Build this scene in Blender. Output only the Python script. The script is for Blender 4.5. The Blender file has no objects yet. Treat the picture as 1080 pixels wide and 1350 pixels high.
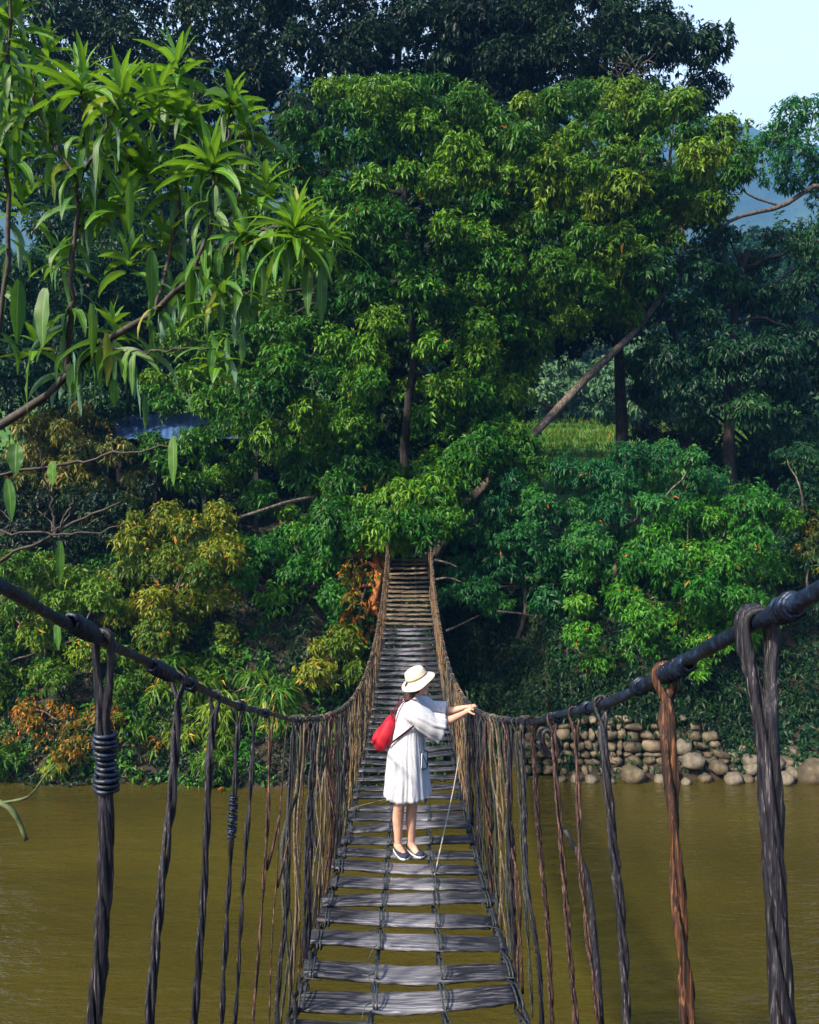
import bpy, math, random
import numpy as np
from mathutils import Vector, Matrix, noise as mnoise

RNG = np.random.default_rng(11)
random.seed(5)
C = bpy.context.scene.collection
HC, F = 7.3, 1080.0                    # eye height above the river, focal length in photo pixels


def P(px, py, d):
    return np.array([(px - 540) / F * d, d, HC - (py - 675) / F * d])


def R(a):
    return math.radians(a)


# ------------------------------------------------------------------ materials
def new_mat(name):
    m = bpy.data.materials.new(name)
    m.use_nodes = True
    nt = m.node_tree
    nt.nodes.clear()
    return m, nt.nodes, nt.links


def ramp(n, l, src, stops):
    r = n.new('ShaderNodeValToRGB')
    while len(r.color_ramp.elements) < len(stops):
        r.color_ramp.elements.new(0.5)
    for e, (p, c) in zip(r.color_ramp.elements, stops):
        e.position = p
        e.color = (c[0], c[1], c[2], 1)
    l.new(src, r.inputs[0])
    return r.outputs[0]


def noise_tex(n, l, scale, detail=5, rough=.55, vec=None, mapping=None, kind='Object'):
    t = n.new('ShaderNodeTexNoise')
    t.inputs['Scale'].default_value = scale
    t.inputs['Detail'].default_value = detail
    t.inputs['Roughness'].default_value = rough
    tc = n.new('ShaderNodeTexCoord')
    mp = n.new('ShaderNodeMapping')
    if mapping:
        mp.inputs['Scale'].default_value = mapping
    l.new(tc.outputs[kind], mp.inputs[0])
    l.new(mp.outputs[0], t.inputs['Vector'])
    return t.outputs['Fac']


def mixc(n, l, fac, a, b):
    m = n.new('ShaderNodeMix')
    m.data_type = 'RGBA'
    for sock, v in ((m.inputs[0], fac), (m.inputs[6], a), (m.inputs[7], b)):
        if hasattr(v, 'links'):
            l.new(v, sock)
        elif isinstance(v, (int, float)):
            sock.default_value = v
        else:
            sock.default_value = (v[0], v[1], v[2], 1)
    return m.outputs[2]


def simple(name, stops, scale=8, mapping=None, rough=.6, bump=.3, spec=.4, dist=.01, detail=6, bscale=None):
    m, n, l = new_mat(name)
    o = n.new('ShaderNodeOutputMaterial')
    p = n.new('ShaderNodeBsdfPrincipled')
    f = noise_tex(n, l, scale, detail, .6, mapping=mapping)
    l.new(ramp(n, l, f, stops), p.inputs['Base Color'])
    p.inputs['Roughness'].default_value = rough
    p.inputs['Specular IOR Level'].default_value = spec
    if bump:
        b = n.new('ShaderNodeBump')
        b.inputs['Strength'].default_value = bump
        b.inputs['Distance'].default_value = dist
        f2 = noise_tex(n, l, bscale or scale * 2, 4, .6, mapping=mapping)
        l.new(f2, b.inputs['Height'])
        l.new(b.outputs[0], p.inputs['Normal'])
    l.new(p.outputs[0], o.inputs[0])
    return m


def leaf_mat(name, dark, mid, light, dead=None, dead_at=.97, trans=.16, rough=.45, spec=.2):
    """leaf colour varies leaf by leaf (leaf_rand) and branch by branch (clump_rand)"""
    m, n, l = new_mat(name)
    o = n.new('ShaderNodeOutputMaterial')
    a = n.new('ShaderNodeAttribute'); a.attribute_name = 'leaf_rand'
    b = n.new('ShaderNodeAttribute'); b.attribute_name = 'clump_rand'
    mx = n.new('ShaderNodeMath'); mx.operation = 'MULTIPLY_ADD'
    l.new(a.outputs['Fac'], mx.inputs[0]); mx.inputs[1].default_value = .45
    m2 = n.new('ShaderNodeMath'); m2.operation = 'MULTIPLY'
    l.new(b.outputs['Fac'], m2.inputs[0]); m2.inputs[1].default_value = .55
    l.new(m2.outputs[0], mx.inputs[2])
    col = ramp(n, l, mx.outputs[0], [(.12, dark), (.5, mid), (.9, light)])
    if dead:
        g = n.new('ShaderNodeMath'); g.operation = 'GREATER_THAN'
        l.new(a.outputs['Fac'], g.inputs[0]); g.inputs[1].default_value = dead_at
        col = mixc(n, l, g.outputs[0], col, dead)
    p = n.new('ShaderNodeBsdfPrincipled')
    l.new(col, p.inputs['Base Color'])
    p.inputs['Roughness'].default_value = rough
    p.inputs['Specular IOR Level'].default_value = spec
    t = n.new('ShaderNodeBsdfTranslucent')
    l.new(mixc(n, l, .5, col, (light[0] * 1.3, light[1] * 1.3, light[2] * .7)), t.inputs[0])
    s = n.new('ShaderNodeMixShader'); s.inputs[0].default_value = trans
    l.new(p.outputs[0], s.inputs[1]); l.new(t.outputs[0], s.inputs[2])
    l.new(s.outputs[0], o.inputs[0])
    return m


M = {}
M['mango'] = leaf_mat('mango_leaf', (.006, .045, .005), (.022, .115, .007), (.12, .24, .008), (.34, .10, .02), .9975)
M['mango_bright'] = leaf_mat('mango_leaf_bright', (.012, .070, .006), (.040, .135, .007), (.15, .235, .010), (.34, .10, .02), .9965)
M['shade_dark_leaf'] = leaf_mat('shade_coloured_leaf', (.003, .012, .008), (.006, .024, .010), (.016, .048, .010), trans=.15, spec=.2)  # near black, standing in for shade on trees, voids and banks
M['shade_leaf'] = leaf_mat('shade_bluish_leaf', (.003, .022, .012), (.008, .045, .016), (.022, .085, .014), trans=.2, spec=.25)  # for trees in shade: the darkness is put into the leaf colour
M['teal_leaf'] = leaf_mat('bluish_green_leaf', (.008, .060, .022), (.018, .11, .030), (.05, .19, .022), (.34, .09, .02), .994, trans=.25)
M['green_leaf'] = leaf_mat('green_bush_leaf', (.010, .075, .008), (.030, .145, .010), (.085, .235, .014), (.34, .12, .02), .992)
M['olive_leaf'] = leaf_mat('olive_leaf', (.030, .080, .005), (.065, .125, .007), (.20, .205, .010), (.42, .15, .02), .97)
M['lime_leaf'] = leaf_mat('yellow_green_bush_leaf', (.022, .085, .006), (.060, .155, .008), (.17, .25, .012), (.40, .15, .02), .985)
M['gold_leaf'] = leaf_mat('gold_leaf', (.018, .045, .007), (.06, .085, .009), (.20, .18, .022), (.35, .16, .03), .95)
M['bamboo_leaf'] = leaf_mat('bamboo_leaf', (.018, .08, .006), (.055, .145, .009), (.16, .23, .015), (.45, .24, .04), .96)
M['rust_and_sun_leaf'] = leaf_mat('rusty_and_sunlit_leaf', (.035, .075, .008), (.12, .10, .010), (.34, .14, .015), (.48, .14, .01), .86)  # rusty brush; by the bridge end it stands in for orange sunlight
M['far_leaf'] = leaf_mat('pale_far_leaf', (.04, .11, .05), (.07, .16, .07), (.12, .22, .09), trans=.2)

M['bark'] = simple('grey_bark', [(.3, (.035, .028, .025)), (.52, (.11, .09, .075)), (.7, (.23, .20, .17))], 5, (3, 3, .8), .85, .8, .2, .05)
M['bark_dark'] = simple('dark_bark', [(.3, (.010, .009, .010)), (.55, (.030, .027, .026)), (.75, (.085, .075, .065))], 5, (3, 3, .6), .9, .7, .2, .04)
M['bark_sun_orange'] = simple('sun_orange_bark', [(.36, (.09, .035, .02)), (.5, (.34, .12, .04)), (.66, (.55, .22, .07))], 5, (2, 2, 1), .8, .8, .2, .05)  # orange sunlight on the trunk, put into the bark colour
M['twig'] = simple('sapling_twig', [(.3, (.02, .017, .016)), (.6, (.055, .045, .042)), (.8, (.13, .11, .10))], 30, (1, 1, 1), .7, .5, .3, .004)
M['twig_green'] = simple('green_twig', [(.3, (.04, .06, .02)), (.7, (.12, .15, .06))], 30, None, .6, .4, .3, .004)

VS = (1, 1, .03)
M['vine_slate'] = simple('slate_vine', [(.44, (.003, .003, .007)), (.56, (.015, .015, .026)), (.64, (.075, .068, .08)), (.74, (.34, .29, .26))], 230, VS, .5, .9, .5, .003)
M['vine_brown'] = simple('brown_vine', [(.40, (.006, .004, .005)), (.52, (.035, .016, .014)), (.66, (.22, .12, .09))], 230, VS, .6, .8, .4, .004)
M['vine_orange'] = simple('orange_vine', [(.42, (.008, .005, .006)), (.54, (.065, .024, .011)), (.70, (.30, .14, .065))], 200, VS, .6, .8, .4, .004)
M['vine_tan'] = simple('tan_vine', [(.36, (.02, .016, .012)), (.52, (.11, .085, .055)), (.7, (.32, .25, .16))], 230, VS, .7, .8, .3, .004)
M['vine_green'] = simple('greenish_vine', [(.36, (.006, .009, .009)), (.52, (.026, .034, .028)), (.7, (.13, .13, .095))], 230, VS, .65, .8, .3, .004)
M['vine_sun_gold'] = simple('sun_tinted_vine', [(.38, (.03, .018, .010)), (.52, (.15, .095, .05)), (.68, (.40, .28, .16))], 230, VS, .7, .8, .3, .004)  # far hangers: warm sunlight put into the vine colour
M['wrap'] = simple('dark_blue_wrapped_rope', [(.35, (.002, .004, .009)), (.54, (.005, .012, .034)), (.72, (.02, .048, .11))], 40, None, .42, .7, .5, .004)
M['lash'] = simple('lashing_cord', [(.35, (.012, .016, .02)), (.6, (.04, .05, .055)), (.8, (.15, .15, .14))], 60, None, .6, .6, .4, .003)
M['rope_pale'] = simple('pale_cord', [(.35, (.25, .23, .19)), (.65, (.5, .47, .40))], 90, None, .8, .4, .3, .002)


def plank_mat():
    m, n, l = new_mat('weathered_plank')
    o = n.new('ShaderNodeOutputMaterial')
    p = n.new('ShaderNodeBsdfPrincipled')
    oi = n.new('ShaderNodeObjectInfo')
    tc = n.new('ShaderNodeTexCoord')
    add = n.new('ShaderNodeVectorMath'); add.operation = 'MULTIPLY_ADD'
    l.new(oi.outputs['Random'], add.inputs[0])
    add.inputs[1].default_value = (37, 91, 53)
    l.new(tc.outputs['Object'], add.inputs[2])

    def nz(scale, mapping, detail=6):
        mp = n.new('ShaderNodeMapping'); mp.inputs['Scale'].default_value = mapping
        l.new(add.outputs[0], mp.inputs[0])
        t = n.new('ShaderNodeTexNoise'); t.inputs['Scale'].default_value = scale
        t.inputs['Detail'].default_value = detail; t.inputs['Roughness'].default_value = .62
        l.new(mp.outputs[0], t.inputs['Vector'])
        return t.outputs['Fac']
    grain = nz(85, (.03, 1, 1))
    col = ramp(n, l, grain, [(.40, (.004, .005, .009)), (.50, (.016, .018, .026)), (.58, (.06, .06, .075)), (.68, (.22, .215, .24))])
    # foot-worn pale strip along the middle of every plank: wear, not light
    sx = n.new('ShaderNodeSeparateXYZ'); l.new(tc.outputs['Object'], sx.inputs[0])
    ab = n.new('ShaderNodeMath'); ab.operation = 'ABSOLUTE'; l.new(sx.outputs[0], ab.inputs[0])
    blot = nz(7, (.6, 1, 1), 4)
    ma = n.new('ShaderNodeMath'); ma.operation = 'MULTIPLY_ADD'
    l.new(blot, ma.inputs[0]); ma.inputs[1].default_value = -.55; l.new(ab.outputs[0], ma.inputs[2])
    wear = n.new('ShaderNodeMapRange'); l.new(ma.outputs[0], wear.inputs[0])
    wear.inputs[1].default_value = .06; wear.inputs[2].default_value = -.16
    worn = ramp(n, l, grain, [(.36, (.025, .027, .036)), (.47, (.11, .112, .135)), (.62, (.28, .28, .305))])
    l.new(mixc(n, l, wear.outputs[0], col, worn), p.inputs['Base Color'])
    p.inputs['Roughness'].default_value = .42
    p.inputs['Specular IOR Level'].default_value = .5
    b = n.new('ShaderNodeBump'); b.inputs['Strength'].default_value = .9; b.inputs['Distance'].default_value = .006
    l.new(grain, b.inputs['Height']); l.new(b.outputs[0], p.inputs['Normal'])
    l.new(p.outputs[0], o.inputs[0])
    return m


M['plank'] = plank_mat()
M['plank_sun_tan'] = simple('sun_tinted_slat', [(.38, (.025, .020, .015)), (.5, (.10, .075, .05)), (.66, (.30, .23, .15))], 60, (.08, 1, 1), .65, .8, .4, .005)  # far slats: warm tint of sunlight put into the wood colour


def water_mat():
    m, n, l = new_mat('muddy_water')
    o = n.new('ShaderNodeOutputMaterial')
    p = n.new('ShaderNodeBsdfPrincipled')
    f = noise_tex(n, l, .22, 4, .5, mapping=(.5, 1, 1))
    l.new(ramp(n, l, f, [(.3, (.035, .029, .0050)), (.7, (.060, .050, .0085))]), p.inputs['Base Color'])
    p.inputs['Roughness'].default_value = .07
    p.inputs['IOR'].default_value = 1.5
    p.inputs['Specular IOR Level'].default_value = .5
    f1 = noise_tex(n, l, 2.6, 4, .6, mapping=(.45, 1.25, 1))
    f2 = noise_tex(n, l, .55, 3, .5, mapping=(.5, 1, 1))
    f3 = noise_tex(n, l, 9, 2, .5, mapping=(.5, 1.2, 1))
    a = n.new('ShaderNodeMath'); a.operation = 'MULTIPLY_ADD'
    l.new(f2, a.inputs[0]); a.inputs[1].default_value = 2.0; l.new(f1, a.inputs[2])
    a2 = n.new('ShaderNodeMath'); a2.operation = 'MULTIPLY_ADD'
    l.new(f3, a2.inputs[0]); a2.inputs[1].default_value = .25; l.new(a.outputs[0], a2.inputs[2])
    b = n.new('ShaderNodeBump'); b.inputs['Strength'].default_value = .6; b.inputs['Distance'].default_value = .09
    l.new(a2.outputs[0], b.inputs['Height']); l.new(b.outputs[0], p.inputs['Normal'])
    l.new(p.outputs[0], o.inputs[0])
    return m


M['water'] = water_mat()


def ground_mat():
    m, n, l = new_mat('earth_and_grass')
    o = n.new('ShaderNodeOutputMaterial')
    p = n.new('ShaderNodeBsdfPrincipled')
    f = noise_tex(n, l, 1.3, 6, .65)
    earth = ramp(n, l, f, [(.3, (.012, .009, .006)), (.55, (.028, .019, .010)), (.75, (.055, .036, .018))])
    g = noise_tex(n, l, .9, 6, .7)
    grass = ramp(n, l, g, [(.3, (.02, .07, .006)), (.55, (.045, .13, .010)), (.75, (.09, .17, .016))])
    tc = n.new('ShaderNodeTexCoord'); s = n.new('ShaderNodeSeparateXYZ'); l.new(tc.outputs['Object'], s.inputs[0])
    mr = n.new('ShaderNodeMapRange'); l.new(s.outputs[1], mr.inputs[0])
    mr.inputs[1].default_value = 33; mr.inputs[2].default_value = 38
    mf = n.new('ShaderNodeMapRange'); l.new(s.outputs[1], mf.inputs[0])
    mf.inputs[1].default_value = 78; mf.inputs[2].default_value = 92
    wood = ramp(n, l, noise_tex(n, l, .35, 6, .7), [(.3, (.006, .022, .008)), (.6, (.016, .05, .014)), (.8, (.035, .085, .02))])
    l.new(mixc(n, l, mf.outputs[0], mixc(n, l, mr.outputs[0], earth, grass), wood), p.inputs['Base Color'])
    p.inputs['Roughness'].default_value = .9
    b = n.new('ShaderNodeBump'); b.inputs['Strength'].default_value = .8; b.inputs['Distance'].default_value = .15
    l.new(noise_tex(n, l, 3, 6, .7), b.inputs['Height']); l.new(b.outputs[0], p.inputs['Normal'])
    l.new(p.outputs[0], o.inputs[0])
    return m


M['ground'] = ground_mat()
M['mountain'] = simple('forested_mountain', [(.3, (.025, .05, .03)), (.6, (.05, .085, .045)), (.8, (.08, .11, .06))], .01, None, .95, .5, .1, 20)
M['stone'] = simple('river_stone', [(.3, (.016, .016, .010)), (.5, (.075, .062, .040)), (.7, (.21, .165, .11))], 1.7, None, .8, .6, .3, .04, 8, 7)
M['stone_pale'] = simple('pale_boulder', [(.3, (.05, .045, .032)), (.5, (.12, .105, .08)), (.7, (.22, .19, .15))], 2.2, None, .8, .5, .3, .04, 8, 8)
M['roof_blue'] = simple('blue_sheet_roof', [(.3, (.020, .055, .17)), (.7, (.055, .13, .32))], 3, None, .5, .2, .4, .01)
M['hut_wood'] = simple('dark_hut_wood', [(.3, (.012, .012, .016)), (.7, (.04, .036, .036))], 6, (3, 3, .5), .8, .5, .3, .01)

M['skin'] = simple('skin', [(.3, (.50, .27, .19)), (.7, (.62, .36, .26))], 9, None, .5, .05, .4, .002)
M['hair'] = simple('dark_hair', [(.3, (.012, .007, .007)), (.7, (.05, .022, .02))], 120, (1, 1, .1), .45, .5, .5, .003)
M['hat'] = simple('cream_straw_hat', [(.3, (.52, .46, .34)), (.7, (.70, .64, .52))], 90, (1, 1, 2.5), .8, .6, .3, .003)
M['band'] = simple('hat_band', [(.3, (.16, .12, .08)), (.7, (.28, .22, .15))], 60, None, .7, .2, .3, .002)
M['red'] = simple('red_nylon', [(.3, (.30, .003, .014)), (.7, (.46, .006, .026))], 20, None, .7, .5, .4, .006)
M['strap'] = simple('dark_red_strap', [(.3, (.05, .008, .014)), (.7, (.11, .014, .022))], 60, None, .7, .3, .3, .002)
M['navy'] = simple('navy_canvas', [(.3, (.012, .017, .042)), (.7, (.03, .042, .09))], 60, None, .75, .3, .3, .002)
M['sole'] = simple('white_sole', [(.3, (.5, .48, .47)), (.7, (.7, .68, .66))], 40, None, .6, .1, .3, .002)
M['pouch'] = simple('pale_pouch', [(.3, (.52, .55, .62)), (.7, (.68, .70, .76))], 40, None, .5, .2, .3, .002)
M['eye'] = simple('dark_eye', [(.3, (.01, .008, .008)), (.7, (.02, .015, .012))], 10, None, .2, 0)
M['lip'] = simple('lip', [(.3, (.42, .10, .09)), (.7, (.5, .14, .12))], 10, None, .4, 0)


def dress_mat():
    m, n, l = new_mat('white_lace')
    o = n.new('ShaderNodeOutputMaterial')
    p = n.new('ShaderNodeBsdfPrincipled')
    f = noise_tex(n, l, 60, 4, .6, mapping=(1, 1, .3))
    l.new(ramp(n, l, f, [(.3, (.60, .63, .70)), (.7, (.72, .74, .80))]), p.inputs['Base Color'])
    p.inputs['Roughness'].default_value = .85
    v = n.new('ShaderNodeTexVoronoi'); v.feature = 'DISTANCE_TO_EDGE'; v.inputs['Scale'].default_value = 75
    tc = n.new('ShaderNodeTexCoord'); l.new(tc.outputs['Object'], v.inputs['Vector'])
    b = n.new('ShaderNodeBump'); b.inputs['Strength'].default_value = .5; b.inputs['Distance'].default_value = .004
    l.new(v.outputs[0], b.inputs['Height']); l.new(b.outputs[0], p.inputs['Normal'])
    hole = n.new('ShaderNodeMapRange'); l.new(v.outputs[0], hole.inputs[0])
    hole.inputs[1].default_value = .12; hole.inputs[2].default_value = .3
    hole.inputs[3].default_value = .06; hole.inputs[4].default_value = .34
    tl = n.new('ShaderNodeBsdfTranslucent'); tl.inputs[0].default_value = (.8, .8, .83, 1)
    s1 = n.new('ShaderNodeMixShader'); s1.inputs[0].default_value = .25
    l.new(p.outputs[0], s1.inputs[1]); l.new(tl.outputs[0], s1.inputs[2])
    tr = n.new('ShaderNodeBsdfTransparent')
    s2 = n.new('ShaderNodeMixShader'); l.new(hole.outputs[0], s2.inputs[0])
    l.new(s1.outputs[0], s2.inputs[1]); l.new(tr.outputs[0], s2.inputs[2])
    l.new(s2.outputs[0], o.inputs[0])
    return m


M['dress'] = dress_mat()
M['slip'] = simple('white_slip', [(.3, (.58, .61, .68)), (.7, (.68, .70, .76))], 30, None, .8, .2, .3, .003)


def big_leaf_mat(name, top, top2, under, trans):
    m, n, l = new_mat(name)
    o = n.new('ShaderNodeOutputMaterial')
    a = n.new('ShaderNodeAttribute'); a.attribute_name = 'leaf_rand'
    uv = n.new('ShaderNodeUVMap'); sp = n.new('ShaderNodeSeparateXYZ'); l.new(uv.outputs[0], sp.inputs[0])
    # veins: a midrib (u = 0.5) and slanting side veins
    du = n.new('ShaderNodeMath'); du.operation = 'SUBTRACT'; l.new(sp.outputs[0], du.inputs[0]); du.inputs[1].default_value = .5
    au = n.new('ShaderNodeMath'); au.operation = 'ABSOLUTE'; l.new(du.outputs[0], au.inputs[0])
    sv = n.new('ShaderNodeMath'); sv.operation = 'MULTIPLY_ADD'
    l.new(au.outputs[0], sv.inputs[0]); sv.inputs[1].default_value = -.32; l.new(sp.outputs[1], sv.inputs[2])
    wv = n.new('ShaderNodeMath'); wv.operation = 'MULTIPLY'; l.new(sv.outputs[0], wv.inputs[0]); wv.inputs[1].default_value = 120
    sn = n.new('ShaderNodeMath'); sn.operation = 'SINE'; l.new(wv.outputs[0], sn.inputs[0])
    mid = n.new('ShaderNodeMapRange'); l.new(au.outputs[0], mid.inputs[0])
    mid.inputs[1].default_value = .015; mid.inputs[2].default_value = .05
    mid.inputs[3].default_value = 1; mid.inputs[4].default_value = 0
    base = mixc(n, l, a.outputs['Fac'], top, top2)
    nz = noise_tex(n, l, 25, 4, .6)
    yl = n.new('ShaderNodeMath'); yl.operation = 'GREATER_THAN'; l.new(a.outputs['Fac'], yl.inputs[0]); yl.inputs[1].default_value = .965
    base = mixc(n, l, yl.outputs[0], base, (.42, .34, .03))
    base = mixc(n, l, nz, base, (top[0] * .55, top[1] * .6, top[2] * .6))
    veined = mixc(n, l, mid.outputs[0], base, (top2[0] * 1.5, top2[1] * 1.25, top2[2] * 1.3))
    geo = n.new('ShaderNodeNewGeometry')
    col = mixc(n, l, geo.outputs['Backfacing'], veined, under)
    p = n.new('ShaderNodeBsdfPrincipled'); l.new(col, p.inputs['Base Color'])
    p.inputs['Roughness'].default_value = .45
    b = n.new('ShaderNodeBump'); b.inputs['Strength'].default_value = .22; b.inputs['Distance'].default_value = .0015
    l.new(sn.outputs[0], b.inputs['Height']); l.new(b.outputs[0], p.inputs['Normal'])
    t = n.new('ShaderNodeBsdfTranslucent')
    l.new(mixc(n, l, .4, veined, (top2[0] * 1.5, top2[1] * 1.2, top2[2])), t.inputs[0])
    s = n.new('ShaderNodeMixShader'); s.inputs[0].default_value = trans
    l.new(p.outputs[0], s.inputs[1]); l.new(t.outputs[0], s.inputs[2])
    l.new(s.outputs[0], o.inputs[0])
    return m


M['sapling_new'] = big_leaf_mat('young_sapling_leaf', (.045, .20, .010), (.19, .40, .02), (.10, .26, .08), .36)
M['sapling_old'] = big_leaf_mat('old_sapling_leaf', (.030, .14, .016), (.10, .24, .02), (.10, .22, .15), .34)


# ------------------------------------------------------------------ mesh builder
def frames(pts):
    t = np.gradient(pts, axis=0)
    t /= np.linalg.norm(t, axis=1)[:, None] + 1e-9
    up = np.array([0, 0, 1.]) if abs(t[0][2]) < .9 else np.array([1., 0, 0])
    u = np.cross(t[0], up); u /= np.linalg.norm(u)
    U = []
    for k in range(len(pts)):
        u = u - t[k] * np.dot(u, t[k])
        u /= np.linalg.norm(u) + 1e-9
        U.append(u.copy())
    U = np.array(U)
    return t, U, np.cross(t, U)


class MB:
    def __init__(self):
        self.v, self.f, self.n = [], [], 0

    def add(self, verts, faces):
        self.v.append(np.asarray(verts, float))
        o = self.n
        self.f.extend([tuple(i + o for i in fc) for fc in faces])
        self.n += len(verts)
        return self

    def tube(self, pts, rad, seg=6, cap=True, flat=None, seed=None, rough=0.0, flute=None):
        pts = np.asarray(pts, float)
        n = len(pts)
        rad = np.broadcast_to(np.asarray(rad, float), (n,)) if np.ndim(rad) else np.full(n, rad)
        t, U, V = frames(pts)
        a = np.linspace(0, 2 * np.pi, seg, endpoint=False)
        rr = rad[:, None] * np.ones((1, seg))
        if rough:
            rr = rr * (1 + rough * RNG.normal(size=rr.shape))
        if flute:                                   # fibres running round the strand
            k_, am, tw = flute
            rr = rr * (1 + am * np.cos(k_ * (a[None, :] + tw * np.arange(n)[:, None])) + .5 * am * np.cos((k_ + 2) * (a[None, :] - tw * .6 * np.arange(n)[:, None])))
        fu, fv = flat if flat else (1, 1)
        ring = pts[:, None, :] + rr[:, :, None] * (np.cos(a)[None, :, None] * U[:, None, :] * fu + np.sin(a)[None, :, None] * V[:, None, :] * fv)
        vs = ring.reshape(-1, 3)
        fs = []
        for i in range(n - 1):
            for j in range(seg):
                j2 = (j + 1) % seg
                fs.append((i * seg + j, i * seg + j2, (i + 1) * seg + j2, (i + 1) * seg + j))
        if cap:
            fs.append(tuple(range(seg))[::-1])
            fs.append(tuple((n - 1) * seg + j for j in range(seg)))
        return self.add(vs, fs)

    def loft(self, rings, close=(False, False)):
        n, s = len(rings), len(rings[0])
        fs = []
        for i in range(n - 1):
            for j in range(s):
                j2 = (j + 1) % s
                fs.append((i * s + j, i * s + j2, (i + 1) * s + j2, (i + 1) * s + j))
        if close[0]:
            fs.append(tuple(range(s))[::-1])
        if close[1]:
            fs.append(tuple((n - 1) * s + j for j in range(s)))
        return self.add(np.concatenate(rings), fs)

    def box(self, c, s, rot=None):
        c = np.asarray(c, float)
        q = np.array([[x, y, z] for x in (-.5, .5) for y in (-.5, .5) for z in (-.5, .5)]) * np.asarray(s)
        if rot is not None:
            q = q @ np.array(rot).T
        return self.add(q + c, [(0, 1, 3, 2), (4, 6, 7, 5), (0, 4, 5, 1), (2, 3, 7, 6), (0, 2, 6, 4), (1, 5, 7, 3)])

    def ell(self, c, r, rot=None, seg=16, rings=10, fn=None):
        vs = [(0, 0, 1)]
        for i in range(1, rings):
            th = math.pi * i / rings
            for j in range(seg):
                ph = 2 * math.pi * j / seg
                vs.append((math.sin(th) * math.cos(ph), math.sin(th) * math.sin(ph), math.cos(th)))
        vs.append((0, 0, -1))
        vs = np.array(vs)
        if fn is not None:
            vs = fn(vs)
        vs = vs * np.asarray(r, float)
        if rot is not None:
            vs = vs @ np.array(rot).T
        fs = []
        for j in range(seg):
            fs.append((0, 1 + j, 1 + (j + 1) % seg))
        for i in range(rings - 2):
            for j in range(seg):
                a, b = 1 + i * seg + j, 1 + i * seg + (j + 1) % seg
                fs.append((a, a + seg, b + seg, b))
        L = len(vs) - 1
        o = 1 + (rings - 2) * seg
        for j in range(seg):
            fs.append((L, o + (j + 1) % seg, o + j))
        return self.add(vs + np.asarray(c, float), fs)

    def build(self, name, mat, parent=None, smooth=True, loc=None):
        v = np.concatenate(self.v)
        if loc is not None:
            v = v - np.asarray(loc, float)
        me = bpy.data.meshes.new(name)
        me.from_pydata(v.tolist(), [], self.f)
        me.materials.append(mat)
        if smooth:
            me.polygons.foreach_set('use_smooth', [True] * len(me.polygons))
        me.update()
        o = bpy.data.objects.new(name, me)
        C.objects.link(o)
        if parent:
            o.parent = parent
        if loc is not None:
            o.location = tuple(loc)
        return o


def empty(name, loc=(0, 0, 0)):
    o = bpy.data.objects.new(name, None)
    o.empty_display_size = .2
    C.objects.link(o)
    o.location = tuple(loc)
    return o


def tag(o, label=None, cat=None, group=None, kind=None):
    if label: o['label'] = label
    if cat: o['category'] = cat
    if group: o['group'] = group
    if kind: o['kind'] = kind
    return o


def spline(pts, n):
    """Catmull-Rom through pts, n samples"""
    p = np.asarray(pts, float)
    if len(p) == 2:
        return p[0] + (p[1] - p[0]) * np.linspace(0, 1, n)[:, None]
    q = np.vstack([2 * p[0] - p[1], p, 2 * p[-1] - p[-2]])
    s = np.linspace(0, len(p) - 1 - 1e-6, n)
    i = s.astype(int); f = (s - i)[:, None]
    a, b, c, d = q[i], q[i + 1], q[i + 2], q[i + 3]
    return .5 * (2 * b + (c - a) * f + (2 * a - 5 * b + 4 * c - d) * f ** 2 + (3 * b - a - 3 * c + d) * f ** 3)


# ------------------------------------------------------------------ world, sun, camera
SUN = Vector((-.58, -.50, .66)).normalized()
sc = bpy.context.scene
w = bpy.data.worlds.new("World"); sc.world = w; w.use_nodes = True
wn, wl = w.node_tree.nodes, w.node_tree.links
sky = wn.new('ShaderNodeTexSky'); sky.sky_type = 'NISHITA'; sky.sun_disc = False
sky.sun_elevation = math.asin(SUN.z); sky.sun_rotation = math.atan2(SUN.x, SUN.y)
bg = wn['Background']; bg.inputs[1].default_value = .085
sky.dust_density = 5.0; sky.air_density = 1.0; sky.ozone_density = 1.5
# added white brightening low in the sky ahead, kept to backlight only
tcw = wn.new('ShaderNodeTexCoord'); sxw = wn.new('ShaderNodeSeparateXYZ'); wl.new(tcw.outputs['Generated'], sxw.inputs[0])
el = wn.new('ShaderNodeMapRange'); el.interpolation_type = 'SMOOTHSTEP'; wl.new(sxw.outputs[2], el.inputs[0])
el.inputs[1].default_value = .78; el.inputs[2].default_value = .40
az = wn.new('ShaderNodeMapRange'); az.interpolation_type = 'SMOOTHSTEP'; wl.new(sxw.outputs[1], az.inputs[0])
az.inputs[1].default_value = .0; az.inputs[2].default_value = .6
fm = wn.new('ShaderNodeMath'); fm.operation = 'MULTIPLY'; wl.new(el.outputs[0], fm.inputs[0]); wl.new(az.outputs[0], fm.inputs[1])
fm2 = wn.new('ShaderNodeMath'); fm2.operation = 'MULTIPLY'; wl.new(fm.outputs[0], fm2.inputs[0]); fm2.inputs[1].default_value = .92
mxw = wn.new('ShaderNodeMix'); mxw.data_type = 'RGBA'; wl.new(fm2.outputs[0], mxw.inputs[0])
wl.new(sky.outputs[0], mxw.inputs[6]); mxw.inputs[7].default_value = (8.6, 9.8, 10.3, 1)
wl.new(mxw.outputs[2], bg.inputs[0])
sl = bpy.data.lights.new('sun', 'SUN'); sl.energy = 5.0; sl.angle = R(3); sl.color = (1, .88, .70)
so = bpy.data.objects.new('sun', sl); C.objects.link(so)
so.rotation_euler = SUN.to_track_quat('Z', 'Y').to_euler(); so.location = (-20, -20, 40)
cam = bpy.data.cameras.new('camera'); co = bpy.data.objects.new('camera', cam); C.objects.link(co)
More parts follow.
